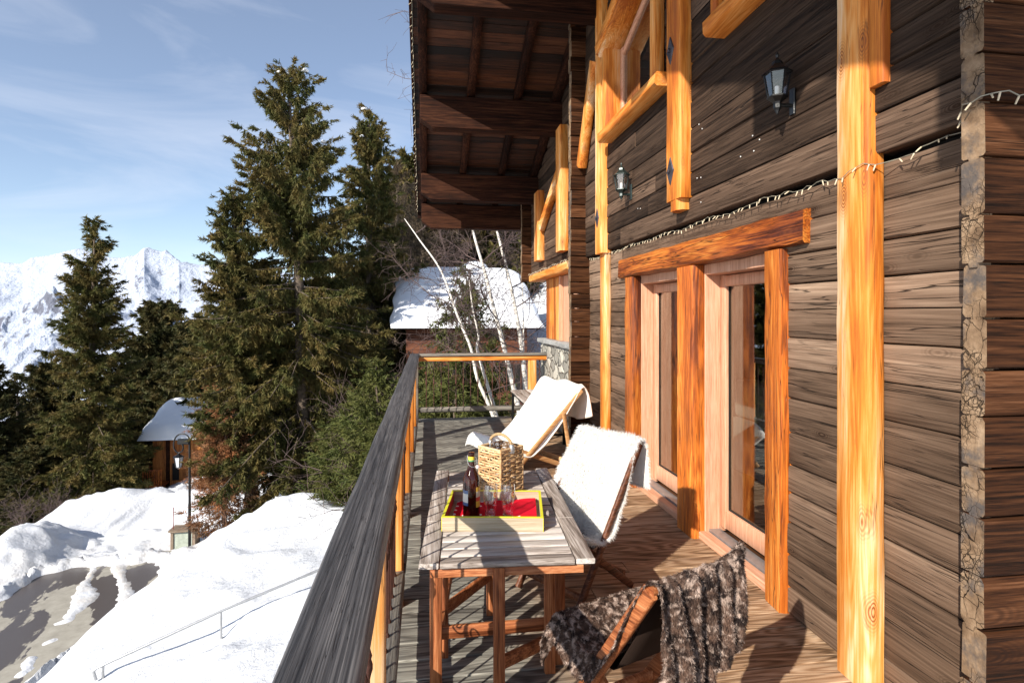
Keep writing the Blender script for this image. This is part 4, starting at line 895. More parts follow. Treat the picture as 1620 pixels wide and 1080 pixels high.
# ---------------------------------------------------------------- string lights
def string_lights(label, pts, nb, rx=.0022, bl=.026, drop=(0, 0, -1), seed=1, cat='string lights'):
    rg = random.Random(seed); pts = [Vector(p) for p in pts]; fine = []
    for a, b in zip(pts[:-1], pts[1:]):
        n = max(2, int((b - a).length / .035))
        for k in range(n): q = a.lerp(b, k / n); fine.append(q + Vector((rg.uniform(-.004, .002), 0, rg.uniform(-.007, .007))))
    fine.append(pts[-1]); t = thing('string_lights', label, cat, pts[0], 0); MB().tube(fine, rx, 4).build('wire', M['wire'], t)
    me = None
    for i in range(nb):
        q = fine[min(len(fine) - 1, int((i + .5) / nb * len(fine)))]
        if me is None:
            mb = MB(); mb.lathe([(0, 0), (.0032, .001), (.0034, bl * .4), (.0028, bl), (0, bl * 1.03)], (0, 0, 0), 6); me = mb.build('bulb', M['bulb'], t, smooth=70); o = me
        else: o = me.copy(); COL.objects.link(o); o.parent = t
        d = Vector(drop) + Vector((rg.uniform(-.7, .1), rg.uniform(-.6, .6), rg.uniform(-.3, .6)))
        o.rotation_euler = d.to_track_quat('Z', 'Y').to_euler(); o.location = q - Vector(t.location)
lp_ = [(1.97, 1.555, 2.315), (1.87, 1.555, 2.305), (1.80, 1.553, 2.31), (1.755, 1.58, 2.30), (1.752, 1.64, 2.29), (1.80, 1.69, 2.265), (1.885, 1.75, 2.255), (1.895, 2.05, 2.235), (1.86, 2.13, 2.23), (1.828, 2.16, 2.235), (1.824, 2.24, 2.22), (1.83, 2.32, 2.205), (1.89, 2.37, 2.23)]
y = 2.5
while y < 6.5: lp_.append((1.893, y, 2.250 + .012 * math.sin(y * 9))); y += .22
string_lights('string of small cream bulbs tucked under the wall ledge above the glass doors', lp_, 86, seed=3)
string_lights('string of small unlit bulbs along the hood over the far window', [(1.66, 6.62 + i * .2, 2.265 + .01 * math.sin(i * 2)) for i in range(14)], 30, seed=4)
string_lights('string of small unlit bulbs running up the edge of the overhanging eave', [(-.178 + .012, YF - .1 - i * .25, zp(YF - .1 - i * .25) + .53) for i in range(33)], 90, bl=.05, rx=.004, seed=5)

# ================================================================ THE BALCONY DECK AND RAILING
random.seed(8); mb = MB(); y = -.8
while y < 8.84:
    x0 = -.215 + random.uniform(-.006, .006); w = .138; x1 = 1.965; cy = y + w / 2
    if random.random() < .45:
        c = random.choice([.95, 1.25]) ; cuts = [(x0, c - .002), (c + .002, x1)]
    else: cuts = [(x0, x1)]
    for a, b in cuts:
        dz = random.uniform(-.0015, .0015); mb.beam((a, cy, -.016 + dz), (b, cy, -.016 + dz), w, .03, ch=.004, seg=3, jit=.0012)
    y += w + .007
deck = struct(mb.build('deck', M['deck'], smooth=40))
mb = MB()
for x in (-.16, .35, .95, 1.25, 1.9): mb.beam((x, -.8, -.135), (x, 8.85, -.135), .09, .19, ch=.005)
joists = struct(mb.build('deck_joists', M['rail_b']))
for y in (0.2, 4.4, 8.5):
    z = height(0.1, y); s_ = MB().beam((-.02, y, z - .3), (-.02, y, -.235), .16, .16, ch=.01, seg=4, jit=.003).build('deck_support_post', M['org_z'])
    tag(s_, {0.2: 'orange support post under the deck nearest the camera', 4.4: 'orange support post under the middle of the deck', 8.5: 'orange support post under the far corner of the deck'}[y], 'post', 'posts carrying the deck')
ra = thing('balcony_railing', 'orange posted balcony railing with a broad blackened wooden handrail and rusty iron balusters', 'railing', (-.17, 4, 0))
hr = MB(); RX = -.177; ns = 64; prof = []
for k in range(28):                       # broad handrail with softened, slightly dished top
    a = 2 * math.pi * k / 28; c, s_ = math.cos(a), math.sin(a); e = .34
    prof.append((.071 * math.copysign(abs(c) ** e, c), .034 * math.copysign(abs(s_) ** e, s_)))
vs = []; rgh = np.random.default_rng(3)
for i in range(ns + 1):
    yy = -.9 + 9.57 * i / ns
    for (x, z) in prof: vs.append((RX + x + .0015 * math.sin(yy * 5 + x * 40) + rgh.normal() * .0006, yy, .988 + z - (.003 * (1 - (x / .07) ** 2) if z > .02 else 0) + rgh.normal() * .0005))
n = 28; fs = [(i * n + j, (i + 1) * n + j, (i + 1) * n + (j + 1) % n, i * n + (j + 1) % n) for i in range(ns) for j in range(n)] + [tuple(range(n)), tuple(ns * n + j for j in range(n - 1, -1, -1))]
hr.add(vs, fs).build('handrail', M['rail_y'], ra, smooth=50)
MB().beam((RX + .071, 8.60, 1.0), (1.82, 8.60, 1.0), .14, .04, ch=.008, seg=6, jit=.002).build('handrail', M['rail_x'], ra, smooth=50)
MB().beam((RX + .05, 8.60, .944), (1.82, 8.60, .944), .09, .07, ch=.006, seg=4, jit=.002).build('sub_rail', M['larch_x'], ra, smooth=50)
for yy in (.45, 1.83, 3.22, 4.6, 5.95, 7.3): MB().beam((-.182, yy, -.2), (-.182, yy, .953), .105, .11, up=(0, 1, 0), ch=.008, seg=5, jit=.003).build('railing_post', M['larch_z'], ra, smooth=50)
MB().beam((-.17, 8.60, -.2), (-.17, 8.60, .953), .10, .11, up=(0, 1, 0), ch=.008, seg=5, jit=.002).build('railing_post', wood('greyed_post', 2, [(.12, .10, .08), (.24, .21, .17), (.34, .30, .25)], .7), ra, smooth=50)
MB().beam((1.60, 8.60, -.2), (1.60, 8.60, .908), .12, .10, up=(0, 1, 0), ch=.008, seg=5, jit=.003).build('railing_post', M['larch_z'], ra, smooth=50)
br = MB(); yb = [-.8, .397, .503, 1.777, 1.883, 3.167, 3.273, 4.547, 4.653, 5.897, 6.003, 7.247, 7.353, 8.545]
for a, b in zip(yb[0::2], yb[1::2]): br.beam((-.165, a, .165), (-.165, b, .165), .095, .075, ch=.012, seg=6, jit=.003)
br.build('bottom_rail', M['rail_b'], ra, smooth=50)
MB().beam((-.115, 8.60, .18), (1.54, 8.60, .18), .085, .075, ch=.02, seg=6, jit=.003).build('bottom_rail', M['rail_x'], ra, smooth=50)
def baluster_mb(kind):
    m = MB(); m.lathe([(.0055, 0), (.0055, .30), (.0055, .33), (.009, .345), (.0135, .36), (.0135, .375), (.009, .39), (.012, .40), (.009, .41), (.0055, .425), (.0055, .715)], (0, 0, 0), 8)
    m.lathe([(.010, 0), (.010, .012), (.0055, .02)], (0, 0, 0), 8); m.lathe([(.0055, .695), (.010, .703), (.010, .715)], (0, 0, 0), 8)
    if kind:
        for sg in (1, -1):
            for up in (1, -1):
                pts = []
                for k in range(26):
                    q = k / 25; a = q * 4.7 * math.pi / 2 * 1.25; r = .036 * (1 - q * .72); pts.append((0, sg * (.040 - r * math.cos(a) * 1.0), .37 + up * (.075 + r * math.sin(a) * 1.3)))
                m.tube([(0, sg * .006, .37 + up * .012)] + pts, .0035, 5)
    return m
b0 = baluster_mb(0).build('baluster', M['iron'], ra, smooth=50); b1 = baluster_mb(1).build('baluster', M['iron'], ra, smooth=50)
first = {0: b0, 1: b1}; used = {0: False, 1: False}
def put_bal(x, y, z, k, rz=0):
    o = first[k] if not used[k] else first[k].copy()
    if used[k]: COL.objects.link(o); o.parent = ra
    used[k] = True; o.location = Vector((x, y, z)) - Vector(ra.location); o.rotation_euler = (0, 0, rz)
posts_y = (.45, 1.83, 3.22, 4.6, 5.95, 7.3, 8.6)
i = 0
for a, b in zip(posts_y[:-1], posts_y[1:]):
    n = 11
    for k in range(1, n + 1): put_bal(-.17, a + (b - a) * k / (n + 1), .20, 1 if k in (3, 9) else 0); i += 1
for k in range(1, 15): put_bal(-.115 + 1.655 * k / 15, 8.6, .215, 1 if k in (5,) else 0, rad(90))
put_bal(1.72, 8.6, .19, 0, rad(90))
# ================================================================ OTHER BUILDINGS, LAMP, FENCES OUTSIDE
def far_chalet(label, X0, X1, Yf, Yb, Yr, ze, zr, zg, snow_t, wallm, chimney=None, over=.5, kind='house', rnd=.5, xo=0, rot=0):
    cx, cy = (X0 + X1) / 2, (Yf + Yb) / 2; t = thing('snowy_chalet', label, kind, (cx, cy, zg), rot); _loc.add(t.name)
    x0, x1 = X0 - cx, X1 - cx; yf, yb, yr = Yf - cy, Yb - cy, Yr - cy; e, r = ze - zg, zr - zg
    MB().box(x0 + over, x1 - over, yf + over, yb - over, -2, e).build('wall', wallm, t)
    MB().add([(x0 + over, yf + over, e), (x0 + over, yb - over, e), (x0 + over, yr, r - .3), (x1 - over, yf + over, e), (x1 - over, yb - over, e), (x1 - over, yr, r - .3)], [(0, 1, 2), (5, 4, 3)]).build('gable', wallm, t)
    rf = MB()
    for (a, za, b, zb) in ((yf, e, yr, r), (yb, e, yr, r)):
        rf.add([(x0, a, za - .12), (x1, a, za - .12), (x1, b, zb - .12), (x0, b, zb - .12), (x0, a, za), (x1, a, za), (x1, b, zb), (x0, b, zb)], [(3, 2, 1, 0), (4, 5, 6, 7), (0, 1, 5, 4), (1, 2, 6, 5), (2, 3, 7, 6), (3, 0, 4, 7)])
    rf.build('roof', M['dark_x'], t)
    def fn(u, v):
        # thick rounded snow blanket over both slopes
        xx = x0 - .12 + (x1 - x0 + .24) * u; yy = yf - .18 + (yb - yf + .36) * v
        k = (yy - yf) / (yr - yf) if yy < yr else (yb - yy) / (yb - yr); k = min(max(k, -.15), 1)
        rr = r - e; z = e + rr * (k if k < .93 else .93 + (k - .93) * .3) + .02
        ex = min(u, 1 - u) * (x1 - x0) / rnd; ey = min(v, 1 - v) * (yb - yf) / rnd; q = min(1, ex) * (2 - min(1, ex)); q2 = min(1, ey) * (2 - min(1, ey))
        h = snow_t * (q * q2) ** .55 * (1 + .25 * float(fbm(np.array([xx * .8 + 9]), np.array([yy * .8]), 0, 3, 4)[0] - .12))
        return (xx + .05 * math.sin(yy * 3.1), yy + .10 * float(vnoise(np.array([xx * 1.6]), np.array([3.0]))[0] - .5), z + h)
    s_ = MB().grid(fn, 60, 46); s_.build('roof_snow', M['snow_r'], t, smooth=70)
    return t
RW = wood('red_brown_boards', 0, [(.03, .009, .005), (.08, .026, .013), (.14, .05, .025), (.2, .08, .04)], .75, .6, 0, .3, .4, .8, .2)
# build each far wall slightly below its eave
zg = height(1.7, 27) - .3
t = far_chalet('red brown chalet under a thick snow roof with a snow capped chimney, behind the birches', -1.35, 4.75, 23.5, 34.0, 29.2, 1.12, 3.55, zg, .55, RW, rnd=1.2)
cx, cy = 1.7, 28.75
MB().box(.35, 1.15, .2, .9, 2.5 - zg, 4.0 - zg).build('chimney', M['stone'], t)
MB().lathe([(.0, .62), (.3, .58), (.6, .42), (.72, .2), (.66, .02), (0, 0)], (.75, .5, 4.0 - zg - .25), 18).build('chimney_snow', M['snow_r'], t, smooth=80)
for x in (-1.2, 1.6): 
    w_ = MB().box(x, x + .8, -4.79, -4.74, -1.6 - zg, -.5 - zg).build('window', M['gap'], t)
MB().beam((-.3, -5.5, -2.6 - zg), (2.6, -5.5, -2.6 - zg), .08, .1).build('porch_rail', M['rust_y'], t)
mb = MB()
for i in range(16): mb.beam((-.3 + i * .19, -5.5, -3.6 - zg), (-.3 + i * .19, -5.5, -2.65 - zg), .05, .05)
mb.box(-.4, 2.7, -5.6, -4.75, -3.75 - zg, -3.62 - zg); mb.build('porch', M['rust_y'], t)
# the small hut by the road
hx = P(277, 690, 36); zg2 = height(hx.x, 41) - .5
OW = wood('orange_boards', 2, [(.10, .03, .01), (.26, .085, .02), (.40, .15, .035), (.5, .22, .06)], .7, .6, 0, .3, .4, .8, .2)
t = far_chalet('small orange boarded hut with a rounded snow roof beside the road', -17.9, -11.6, 38.9, 45.6, 42.6, -6.25, -4.75, zg2, .62, OW, over=.55, rnd=.8)
cx, cy = (-17.9 - 11.6) / 2, 42.25
def hl(px, py, d): q = P(px, py, d); return (q.x - cx, q.y - cy, q.z - zg2)
q = hl(262, 700, 36.2)
MB().box(q[0] - .10, q[0] + .10, -2.92, -2.72, -1, 3.6).build('corner_post', M['dark_y'], t)
mb = MB(); mb.box(q[0] - 1.05, q[0] + .1, -3.95, -2.8, q[2] - 2.62, q[2] - 2.5); mb.beam((q[0] - 1.05, -3.9, q[2] - 1.55), (q[0] + .1, -3.9, q[2] - 1.55), .06, .09)
mb.beam((q[0] - 1.02, -3.9, q[2] - 1.55), (q[0] - 1.02, -2.8, q[2] - 1.55), .06, .09)
for i in range(9): mb.beam((q[0] - 1.0 + i * .13, -3.9, q[2] - 2.5), (q[0] - 1.0 + i * .13, -3.9, q[2] - 1.6), .045, .04)
mb.build('balcony', M['rust_y'], t)
MB().box(q[0] + .25, q[0] + .65, -2.83, -2.80, q[2] - 2.5, q[2] - 1.4).build('door', M['gap'], t)
MB().beam((q[0] - .1, -3.9, q[2] - 4.1), (q[0] - 1.15, -4.7, q[2] - 4.6), .12, .35).build('steps', M['rust_y'], t)
# street lamp
lx, ly = P(300, 873, 20.8).x, P(300, 873, 20.8).y; lz = height(lx, ly) - .3; LD = 20.8
la = thing('street_lamp', 'black iron street lamp with a scrolled arm and hanging lantern by the snowy road', 'street lamp', (lx, ly, lz))
top = P(300, 694, LD).z
MB().lathe([(.10, 0), (.10, .3), (.075, .45), (.052, .6), (.052, 2.2), (.045, 2.25), (.038, 4.0), (.034, top - lz)], (lx, ly, lz), 12).build('pole', M['black'], la, smooth=50)
R_ = Vector((CT, -ST, 0))
def lampp(px, py): return P(px, py, LD)
pts = [lampp(*p) for p in [(300, 697), (297, 689), (288, 686), (279, 690), (275, 700), (276, 710), (282, 716), (288, 713), (290, 706), (287, 701)]]
fine = []
for i in range(len(pts) - 1):
    a, b_, c_, e = pts[max(i - 1, 0)], pts[i], pts[i + 1], pts[min(i + 2, len(pts) - 1)]
    for k in range(4):
        q = k / 4; fine.append(0.5 * ((2 * b_) + (c_ - a) * q + (2 * a - 5 * b_ + 4 * c_ - e) * q * q + (3 * b_ - a - 3 * c_ + e) * q ** 3))
MB().tube(fine + [pts[-1]], .026, 7).build('scroll_arm', M['black'], la, smooth=60)
q = lampp(292, 698); MB().beam(q - R_ * .22, q + R_ * .18, .16, .20, ch=.03).build('junction_box', M['black'], la)
q = lampp(282.5, 722)
MB().lathe([(.0, .16), (.02, .15), (.03, .10), (.12, .04), (.19, .0), (.17, -.01)], tuple(q), 6).lathe([(.10, -.36), (.11, -.38), (.04, -.42), (0, -.44)], tuple(q), 6).build('lantern_cap', M['black'], la)
MB().lathe([(.165, 0), (.10, -.37)], tuple(q), 6).build('lantern_glass', plain('frosted_glass', (.62, .64, .68), .25, 0, .1, 8, 0), la)
mb = MB()
for k in range(6): a = math.pi * k / 3; mb.tube([(q.x + .17 * math.cos(a), q.y + .17 * math.sin(a), q.z), (q.x + .105 * math.cos(a), q.y + .105 * math.sin(a), q.z - .37)], .012, 5)
mb.build('lantern_frame', M['black'], la)
# utility cabinet + snow marker
u0 = P(294, 848, 21.6); uz = height(u0.x, u0.y) - .1; uh = P(294, 835, 21.6).z - uz
ub = thing('utility_cabinet', 'low pale green utility cabinet with a wooden lid half sunk in snow', 'cabinet', (u0.x, u0.y, uz))
MB().box(u0.x - .40, u0.x + .40, u0.y - .2, u0.y + .25, uz, uz + uh - .06).build('body', plain('pale_green_paint', (.34, .38, .32), .6), ub)
for xx in (-.40, .36): MB().box(u0.x + xx - .05, u0.x + xx + .05, u0.y - .24, u0.y + .25, uz, uz + uh - .06).build('side_post', M['drab_z'], ub)
MB().beam((u0.x - .5, u0.y, uz + uh), (u0.x + .48, u0.y, uz + uh), .62, .08, ch=.01, seg=4, jit=.01).build('lid', M['drab_x'], ub)
k0 = P(274, 852, 21.4); kz = height(k0.x, k0.y)
tag(MB().tube([(k0.x, k0.y, kz - .2), (k0.x + .01, k0.y, P(274, 802, 21.4).z)], [.018, .014], 6).build('snow_marker_pole', plain('red_brown_stick', (.22, .05, .04), .6), None), 'thin red brown snow marker pole beside the utility cabinet', 'pole')
# metal stair handrail in the near bank
hp_ = [P(152, 1075, 8.35), P(148, 1062, 8.35), P(153, 1056, 8.38), P(168, 1049, 8.42), P(350, 966, 9.0), P(500, 903, 9.6), P(640, 842, 10.3)]
sr = thing('stair_handrail', 'grey metal stair handrail with a hooked end rising out of the near snow bank', 'handrail', tuple(hp_[3]))
MB().tube(hp_, .021, 10).build('rail', M['steel'], sr, smooth=60)
for q in (P(163, 1053, 8.42), P(350, 967, 9.0), P(560, 878, 9.9)):
    MB().tube([(q.x, q.y, q.z), (q.x, q.y, height(q.x, q.y) - .4)], .019, 8).build('upright', M['steel'], sr, smooth=60)
# ================================================================ FURNITURE ON THE DECK
random.seed(31)
def strands(surf, n, length, width, rg, out=.6, flow=(0, 0, -.5), rnd=.35, u=(0, 1), v=(0, 1), edge=0.0):
    """fur: slim curved locks rooted on surf(u, v) (vectorised)"""
    uu = u[0] + (u[1] - u[0]) * rg.random(n); vv = v[0] + (v[1] - v[0]) * rg.random(n)
    if edge: # more locks round the rim
        k = rg.random(n) < edge; e = rg.integers(0, 4, n)
        uu = np.where(k & (e == 0), 0.0, np.where(k & (e == 1), 1.0, uu)); vv = np.where(k & (e == 2), 0.0, np.where(k & (e == 3), 1.0, vv))
    p = surf(uu, vv); du = surf(np.clip(uu + .004, 0, 1.01), vv) - surf(uu - .004, vv); dv = surf(uu, vv + .004) - surf(uu, vv - .004)
    nn = np.cross(du, dv); nn /= (np.linalg.norm(nn, axis=1, keepdims=True) + 1e-9)
    rim = (np.where(uu < .01, -1, 0) + np.where(uu > .99, 1, 0))[:, None] * du / (np.linalg.norm(du, axis=1, keepdims=True) + 1e-9) + (np.where(vv < .01, -1, 0) + np.where(vv > .99, 1, 0))[:, None] * dv / (np.linalg.norm(dv, axis=1, keepdims=True) + 1e-9)
    d = nn * out + rim * 1.1 + rg.normal(size=p.shape) * rnd + np.array(flow); d /= np.linalg.norm(d, axis=1, keepdims=True)
    L = (length * (.55 + .8 * rg.random(n)))[:, None]; d2 = d + np.array(flow) * .6 + rg.normal(size=p.shape) * .2; d2 /= np.linalg.norm(d2, axis=1, keepdims=True)
    side = np.cross(d, rg.normal(size=p.shape)); side /= (np.linalg.norm(side, axis=1, keepdims=True) + 1e-9); w = width
    m = p + d * L * .5; a0, a1 = p - side * w, p + side * w; b0, b1 = m - side * w * .7, m + side * w * .7; c = m + d2 * L * .5
    V = np.stack([a0, a1, b1, b0, c], 1).reshape(-1, 3); k = np.arange(n)[:, None] * 5
    F = np.concatenate([k + [0, 1, 2], k + [0, 2, 3], k + [3, 2, 4]], 0); return V, F
def surf_mesh(surf, nu, nv):
    U, Vv = np.meshgrid(np.linspace(0, 1, nu), np.linspace(0, 1, nv), indexing='ij'); p = surf(U.ravel(), Vv.ravel())
    a = np.arange(nu * nv).reshape(nu, nv); Q = np.stack([a[:-1, :-1], a[1:, :-1], a[1:, 1:], a[:-1, 1:]], -1).reshape(-1, 4); return p, Q
def polyline(pts):
    pts = np.array(pts, float); s = np.concatenate([[0], np.cumsum(np.linalg.norm(np.diff(pts, axis=0), axis=1))]); s /= s[-1]
    # smooth sampled spline
    tt = np.linspace(0, 1, 200); out = []
    for k in range(pts.shape[1]): out.append(np.interp(tt, s, pts[:, k]))
    o = np.stack(out, 1)
    for _ in range(14): o[1:-1] = .25 * o[:-2] + .5 * o[1:-1] + .25 * o[2:]
    return lambda t: np.stack([np.interp(t, tt, o[:, k]) for k in range(o.shape[1])], -1)
# ---- the folding table with gate legs
Z = .57
A = G(661, 894, Z); B = G(690, 745, Z); A.z = B.z = 0
ey = (B - A).normalized(); ex = Vector((ey.y, -ey.x, 0)); TW, TL = .745, 1.43
def tp(x, y, z): return A + ex * x + ey * y + Vector((0, 0, z))
ta = thing('folding_table', 'low weathered wooden gateleg table with a slatted greyed top, in the middle of the deck', 'table', tuple(tp(.37, .7, 0)))
def tb(name, segs, mat, parent=ta):
    mb = MB()
    for a, b, w, h, up in segs: mb.beam(a, b, w, h, up=up, ch=.0035, seg=3, jit=.0012)
    o = mb.build(name, mat, parent, smooth=50); return o
# wood grain axes follow the table, which is turned only four degrees
segs = []; y = .004; rw = .085
while y < TL - .05:
    w = .068; segs.append((tp(rw + .005, y + w / 2, Z - .011), tp(TW - rw - .005, y + w / 2, Z - .011), w, .022, (0, 0, 1))); y += w + .0095
tb('slat', segs[:1], M['top_x'])
for s_ in segs[1:]: tb('slat', [s_], M['top_x'])
J1 = .50
for x in (rw / 2, TW - rw / 2):
    for a, b in ((0.012, J1 - .002), (J1 + .002, TL - .002)):
        tb('side_board', [(tp(x, a, Z - .011), tp(x, b, Z - .011), rw - .004, .024, (0, 0, 1))], M['top_y'])
for yy in (.03, TL - .03): tb('apron', [(tp(.05, yy, Z - .045), tp(TW - .05, yy, Z - .045), .02, .04, (0, 0, 1))], M['teak_x'])
for xx in (.105, TW - .105): tb('apron', [(tp(xx, .04, Z - .045), tp(xx, TL - .04, Z - .045), .022, .045, (0, 0, 1))], M['teak_y'])
def leg(x, y, w=.048, t=.028, top=Z - .024): return tb('leg', [(Vector((x, y, 0)), Vector((x, y, top)), w, t, (0, 1, 0))], M['teak_z'])
legs = [(.040, 2.50, .052, .032), (.085, 2.69, .030, .040), (.335, 3.03, .036, .036), (.300, 2.365, .048, .034), (.545, 2.50, .046, .032), (.605, 2.56, .046, .032), (.19, 3.62, .05, .03), (.70, 3.56, .05, .03)]
for l in legs: leg(*l)
def stre(a, b, z, h=.055, t=.022): tb('stretcher', [(Vector((a[0], a[1], z)), Vector((b[0], b[1], z)), t, h, (0, 0, 1))], M['teak_x' if abs(a[0] - b[0]) > abs(a[1] - b[1]) else 'teak_y'])
stre((.06, 2.53), (.545, 2.53), .20); stre((.09, 2.71), (.33, 3.02), .21); stre((.31, 2.385), (.59, 2.55), .13); stre((.20, 3.60), (.70, 3.56), .20)
stre((.06, 2.53), (.19, 3.6), .20, .05); stre((.60, 2.58), (.70, 3.54), .20, .05)
stre((.10, 2.71), (.33, 3.02), Z - .06, .04); stre((.31, 2.385), (.59, 2.55), Z - .06, .04)
# ---- tray and what stands in it
tr0 = G(699, 840, Z); tr = thing('serving_tray', 'deep wooden serving tray with a yellow green rim and red insides on the table', 'tray', (tr0.x, tr0.y, Z), rad(-9.5)); _loc.add(tr.name)
TWd, TD, THh, t_ = .482, .415, .066, .009
WD = wood('pale_tray_wood', 0, [(.28, .21, .13), (.39, .31, .21), (.46, .39, .28), (.52, .45, .33)], .5, 1.3, 0, .0, .1, .6, .1, .5)
YL = plain('yellow_green_paint', (.62, .60, .03), .45, 0, .06, 20, 0)
def red_mat():
    t = NT('red_inner_paint'); v = t.coord(); vo = t.new('TexVoronoi', Vector=t.scale(v, (1, 1, .35)), Scale=32.0).outputs['Distance']
    t.base(t.mix(t.ramp(vo, [(.10, (1, 1, 1)), (.14, (0, 0, 0))]), (.42, .014, .02), (.62, .35, .25)), .45); return t.mat
RI = red_mat()
def wall_piece(name, x0, x1, y0, y1, hole=None):
    mb = MB(); mb.cur = 0; mb.box(x0, x1, y0, y1, 0.0, THh); return mb.build(name, WD, tr)
wall_piece('front_board', 0, TWd, 0, t_); wall_piece('back_board', 0, TWd, TD - t_, TD)
for nm, x0 in (('left_board', 0), ('right_board', TWd - t_)):    # ends with an oval hand hole
    mb = MB(); n = 20; cy, cz = TD / 2, .038; ring = []; 
    for xx in (x0, x0 + t_):
        for k in range(n): a = 2 * math.pi * k / n; mb.v.append((xx, cy + .045 * math.copysign(abs(math.cos(a)) ** .7, math.cos(a)), cz + .012 * math.copysign(abs(math.sin(a)) ** .7, math.sin(a))))
        for k in range(n):
            a = 2 * math.pi * k / n; c, s_ = math.cos(a), math.sin(a); m_ = max(abs(c), abs(s_)); mb.v.append((xx, cy + (TD / 2 - t_) * c / m_, min(max(THh / 2 + THh / 2 * s_ / m_, 0), THh)))
    o = 2 * n
    for k in range(n):
        j = (k + 1) % n; mb.f += [(k, j, n + j, n + k), (o + n + k, o + n + j, o + j, o + k), (k, o + k, o + j, j), (n + j, o + n + j, o + n + k, n + k)]; mb.m += [0, 0, 0, 0]
    mb.build(nm, WD, tr)
MB().box(.003, TWd - .003, .003, TD - .003, .002, .008).build('bottom', WD, tr)
i = .0012
MB().box(t_, t_ + i, t_ + .002, TD - t_ - .002, .009, THh - .003).box(t_ + .002, TWd - t_ - .002, t_, t_ + i, .009, THh - .003).build('red_lining', RI, tr)
m_ = THh + .0005
MB().box(-.002, TWd + .002, -.002, t_ + .002, m_, m_ + .003).box(-.002, TWd + .002, TD - t_ - .002, TD + .002, m_, m_ + .003).box(-.002, t_ + .002, t_ + .002, TD - t_ - .002, m_, m_ + .003).box(TWd - t_ - .002, TWd + .002, t_ + .002, TD - t_ - .002, m_, m_ + .003).box(-.0025, .0, .0, t_, 0.0, THh).box(TWd, TWd + .0025, 0, t_, 0, THh).build('rim', YL, tr)
def dots():
    t = NT('red_dotted_cloth'); v = t.coord(); vo = t.new('TexVoronoi', Vector=v, Scale=15.0, Randomness=.25).outputs['Distance']
    t.base(t.mix(t.ramp(vo, [(.17, (1, 1, 1)), (.19, (0, 0, 0))]), (.62, .008, .025), (.85, .80, .80)), .85, 0, .1); return t.mat
def trayp(x, y, z=0): 
    c, s_ = math.cos(rad(-9.5)), math.sin(rad(-9.5)); return Vector((tr0.x + x * c - y * s_, tr0.y + x * s_ + y * c, Z + z))
q = trayp(.22, .05)
na = MB().grid(lambda u, v: (-.19 + .425 * u, .345 * v, .009 + .010 * (math.sin(u * 8 + v * 4) * math.sin(v * 6 + 1)) ** 2 + .022 * u * u), 60, 60).build('napkin', dots(), None, smooth=180)
na.location = (q.x, q.y, Z + .002); na.rotation_euler = (0, 0, rad(-9.5)); tag(na, 'red cloth napkin with white dots lying crumpled in the tray', 'napkin')
def amber():
    t = NT('amber_glass'); tr_ = t.new('BsdfTransparent', Color=(.55, .13, .03, 1)); gl = t.new('BsdfGlossy', Color=(1, 1, 1, 1), Roughness=.04); fr = t.new('Fresnel', IOR=1.55)
    pr = t.new('BsdfDiffuse', Color=(.06, .012, .006, 1)); m0 = t.new('MixShader', i0=.35, i1=tr_.outputs[0], i2=pr.outputs[0])
    m = t.new('MixShader', i0=fr.outputs[0], i1=m0.outputs[0], i2=gl.outputs[0]); t.l.new(m.outputs[0], t.out.inputs[0]); return t.mat
AMB = amber()
b0_ = trayp(.128, .15); bt = thing('beer_bottle', 'brown swing top bottle with a white and a yellow label standing in the tray', 'bottle', (b0_.x, b0_.y, Z + .009)); _loc.add(bt.name)
bs = .345 / .345
MB().lathe([(0, .004), (.038, 0), (.0425, .006), (.0425, .19), (.041, .205), (.034, .225), (.023, .245), (.0175, .262), (.0155, .285), (.0150, .315), (.0175, .318), (.0175, .328), (.0150, .331), (0, .331)], n=32).build('body', AMB, bt, smooth=60)
MB().lathe([(0, .006), (.039, .006), (.039, .125), (0, .125)], n=24).build('beer', plain('dark_beer', (.018, .004, .003), .3, 0, .1, 5, 0), bt, smooth=50)
def label_piece(name, a0, a1, z0, z1, cols, r=.0430):
    mb = MB(); n = 12
    for k, (f0, f1, c) in enumerate(cols):
        mb.cur = k; mb.grid(lambda u, v: (r * math.cos(rad(a0 + (a1 - a0) * u)), r * math.sin(rad(a0 + (a1 - a0) * u)), z0 + (z1 - z0) * (f0 + (f1 - f0) * v)), n, 1)
    mb.build(name, [plain(name + '_ink', c, .5, 0, .05, 30, 0) for _, _, c in cols], bt, smooth=60)
label_piece('white_label', -200, -118, .075, .15, [(0, .2, (.05, .10, .25)), (.2, .78, (.66, .66, .62)), (.78, 1, (.10, .16, .3))])
label_piece('yellow_label', -62, 35, .065, .165, [(0, .3, (.75, .42, .04)), (.3, .5, (.62, .06, .03)), (.5, .78, (.72, .62, .45)), (.78, 1, (.75, .45, .06))])
label_piece('neck_label', -180, 180, .288, .312, [(0, .35, (.12, .30, .12)), (.35, 1, (.78, .58, .05))], .0162)
MB().tube([(-.019, 0, .318), (-.022, -.004, .30), (-.016, -.010, .272), (.0, -.018, .262), (.018, -.012, .258), (.026, -.004, .262)], .0016, 6).tube([(.019, 0, .318), (.024, -.002, .30), (.028, -.006, .272)], .0016, 6).build('wire_clip', M['steel'], bt, smooth=60)
MB().lathe([(0, 0), (.009, .001), (.011, .008), (.008, .015), (0, .017)], (.030, -.008, .252), 14).build('porcelain_stopper', plain('pinkish_porcelain', (.70, .55, .52), .25, 0, .05, 8, 0), bt, smooth=60)
